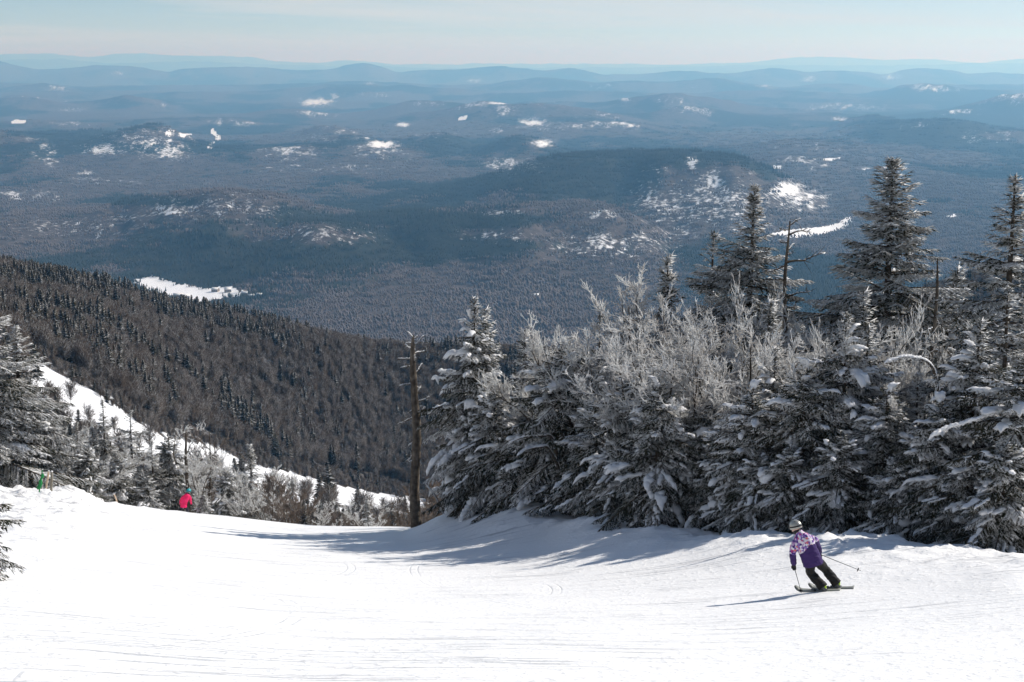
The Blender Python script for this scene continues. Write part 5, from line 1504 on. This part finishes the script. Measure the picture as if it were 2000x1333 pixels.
def snowy_limb(name, pts, radii, label, seed, thick=0.06):
    rng = np.random.default_rng(seed)
    pts = np.array(pts, float); base = pts[0].copy()
    t = np.linspace(0, len(pts) - 1, 24); k = np.clip(t.astype(int), 0, len(pts) - 2)
    P = pchip(np.arange(len(pts)), pts - base, t); r_ = np.interp(t, np.arange(len(pts)), radii)
    root = empty(name, base)
    v, f = lathe_chain(P, r_, 9, 0.08, rng); mesh_obj('wood', v, f, M['bark'], root, smooth=True)
    q = np.linspace(0, len(pts) - 1, 30); C = pchip(np.arange(len(pts)), pts - base, q); C[:, 2] += np.interp(q, np.arange(len(pts)), radii) * 0.8
    T = unit(np.gradient(C, axis=0))
    w_ = np.interp(q, np.arange(len(pts)), radii) * rng.uniform(0.8, 1.3, 30)
    v, f = pillow_mesh(C, T, np.full(30, 0.16), w_ + 0.02, thick * rng.uniform(0.5, 1.2, 30), rng); tag(mesh_obj('snow_load', v, f, M['snow'], root, smooth=True), kind='stuff')
    tag(root, label, 'limb')
snowy_limb('fallen_limb', [at(1088, 930, 56), at(1086, 880, 55.6), at(1070, 850, 55.3), at(1030, 853, 55), at(1000, 862, 54.8)], [0.09, 0.08, 0.07, 0.05, 0.03], 'broken snow-covered limb lying across the hollow behind the mound, upper one', 1)
snowy_limb('fallen_limb', [at(1095, 925, 55.5), at(1080, 890, 55.0), at(1062, 872, 54.6), at(1030, 878, 54.3), at(1015, 886, 54)], [0.08, 0.07, 0.06, 0.05, 0.03], 'broken snow-covered limb lying across the hollow behind the mound, lower one', 2)
snowy_limb('arched_limb', [at(1838, 860, 41), at(1832, 760, 40.7), at(1822, 720, 40.5), at(1800, 702, 40.2), at(1765, 697, 40), at(1735, 705, 39.8)], [0.06, 0.052, 0.045, 0.035, 0.025, 0.012], 'arched snow-topped limb bending left between the spruces on the right', 3, 0.05)
snowy_limb('bowed_limb', [at(1960, 800, 37.5), at(1920, 815, 37.2), at(1880, 828, 36.9), at(1845, 838, 36.7), at(1822, 850, 36.5)], [0.04, 0.036, 0.03, 0.025, 0.012], 'long bowed bough with thick snow near the right edge', 4, 0.06)
snowy_limb('leaning_stick', [at(868, 1008, 61.5), at(858, 985, 61.5), at(846, 962, 61.6), at(836, 950, 61.7)], [0.04, 0.035, 0.03, 0.02], 'thin brown leaning stick between the dead trunk and the mound', 5, 0.015)

# houses by the white base area in the valley
M['house_wall'] = mat('house_wall', (0.20, 0.15, 0.11), 0.8, 0.2, noise=(0.3, (0.3, 0.26, 0.22), 0.4, 0.6))
M['house_glass'] = mat('house_glass', (0.03, 0.035, 0.045), 0.1, 0.6)
def house(px, row, w_, d_, h_, rz, label):
    Y = 3600.0
    ys = np.linspace(2500, 5000, 1200); xs = xfac(px, row) * ys; rows = to_px(xs, ys, ground_z(xs, ys))[1]
    k = np.where(rows <= row)[0]
    if len(k): Y = float(ys[k[0]])
    x = float(xfac(px, row)) * Y
    root = empty('house', (x, Y, gz(x, Y) - 0.5), rz)
    a, b = w_ / 2, d_ / 2
    V = [(-a, -b, 0), (a, -b, 0), (a, b, 0), (-a, b, 0), (-a, -b, h_), (a, -b, h_), (a, b, h_), (-a, b, h_), (-a, 0, h_ * 1.55), (a, 0, h_ * 1.55)]
    me = bpy.data.meshes.new('wall'); me.from_pydata(V, [], [(0, 1, 5, 4), (2, 3, 7, 6), (1, 2, 6, 9, 5), (3, 0, 4, 8, 7)]); me.materials.append(M['house_wall'])
    link(me, 'wall', root)
    e = 0.8
    for sgn in (-1, 1):
        q = [(-a - e, sgn * (b + e), h_ - 0.3), (a + e, sgn * (b + e), h_ - 0.3), (a + e, 0, h_ * 1.55 + 0.35), (-a - e, 0, h_ * 1.55 + 0.35)]
        q2 = [(u, v_, z_ + 0.5) for u, v_, z_ in q]
        mesh_obj('roof', q + q2, [(0, 1, 2, 3), (7, 6, 5, 4), (0, 4, 5, 1), (1, 5, 6, 2), (2, 6, 7, 3), (3, 7, 4, 0)], M['snow'], root)
    for i in range(3):
        wx = -a + w_ * (i + 0.5) / 3
        mesh_obj('window', [(wx - 0.9, -b - 0.06, h_ * .35), (wx + 0.9, -b - 0.06, h_ * .35), (wx + 0.9, -b - 0.06, h_ * .75), (wx - 0.9, -b - 0.06, h_ * .75)], [(0, 1, 2, 3)], M['house_glass'], root)
    tag(root, label, 'house', 'houses by the white field in the valley')
HS = [(349, 581, 26, 12, 7, 0.1, 'long snow-roofed lodge at the left edge of the valley field'), (362, 583, 22, 12, 7, 0.2, 'snow-roofed lodge right of the leftmost one in the valley'),
      (421, 570, 18, 12, 7, -0.3, 'dark house left of the white mound in the valley field'), (445, 571, 16, 11, 8, 0.4, 'house against the white mound in the valley field'),
      (478, 577, 16, 11, 7, 0.0, 'house just right of the white valley field'), (491, 582, 14, 10, 6, 0.5, 'small house second right of the white valley field'), (507, 580, 15, 10, 6, -0.4, 'rightmost small house near the white valley field'),
      (1046, 581, 16, 10, 6, 0.3, 'lone tiny house in the valley woods below the middle hill'), (1605, 500, 22, 12, 7, 0.2, 'snow-roofed house in the woods below the frozen lake')]
for h_ in HS: house(*h_)
# ------------------------------------------------------------------ haze
def haze():
    bm = bmesh.new()
    x0, x1, y0, y1, z0, z1 = -56000, 56000, -400, 98000, -800, 540
    bmesh.ops.create_cube(bm, size=1.0)
    for v in bm.verts:
        v.co = (x0 if v.co.x < 0 else x1, y0 if v.co.y < 0 else y1, z0 if v.co.z < 0 else z1)
    me = bpy.data.meshes.new('haze'); bm.to_mesh(me); bm.free()
    m = bpy.data.materials.new('haze_air'); m.use_nodes = True
    t = m.node_tree; t.nodes.clear()
    o_ = t.nodes.new('ShaderNodeOutputMaterial')
    v = t.nodes.new('ShaderNodeVolumePrincipled')
    v.inputs['Color'].default_value = (0.25, 0.60, 1.0, 1)
    v.inputs['Density'].default_value = 5.3e-5
    v.inputs['Anisotropy'].default_value = 0.3
    v.inputs['Absorption Color'].default_value = (0.9, 0.9, 0.9, 1)
    t.links.new(v.outputs[0], o_.inputs['Volume'])
    me.materials.append(m)
    o = bpy.data.objects.new('haze', me); COL.objects.link(o)
    tag(o, 'pale blue winter haze lying over the valley', 'haze', kind='stuff')
haze()
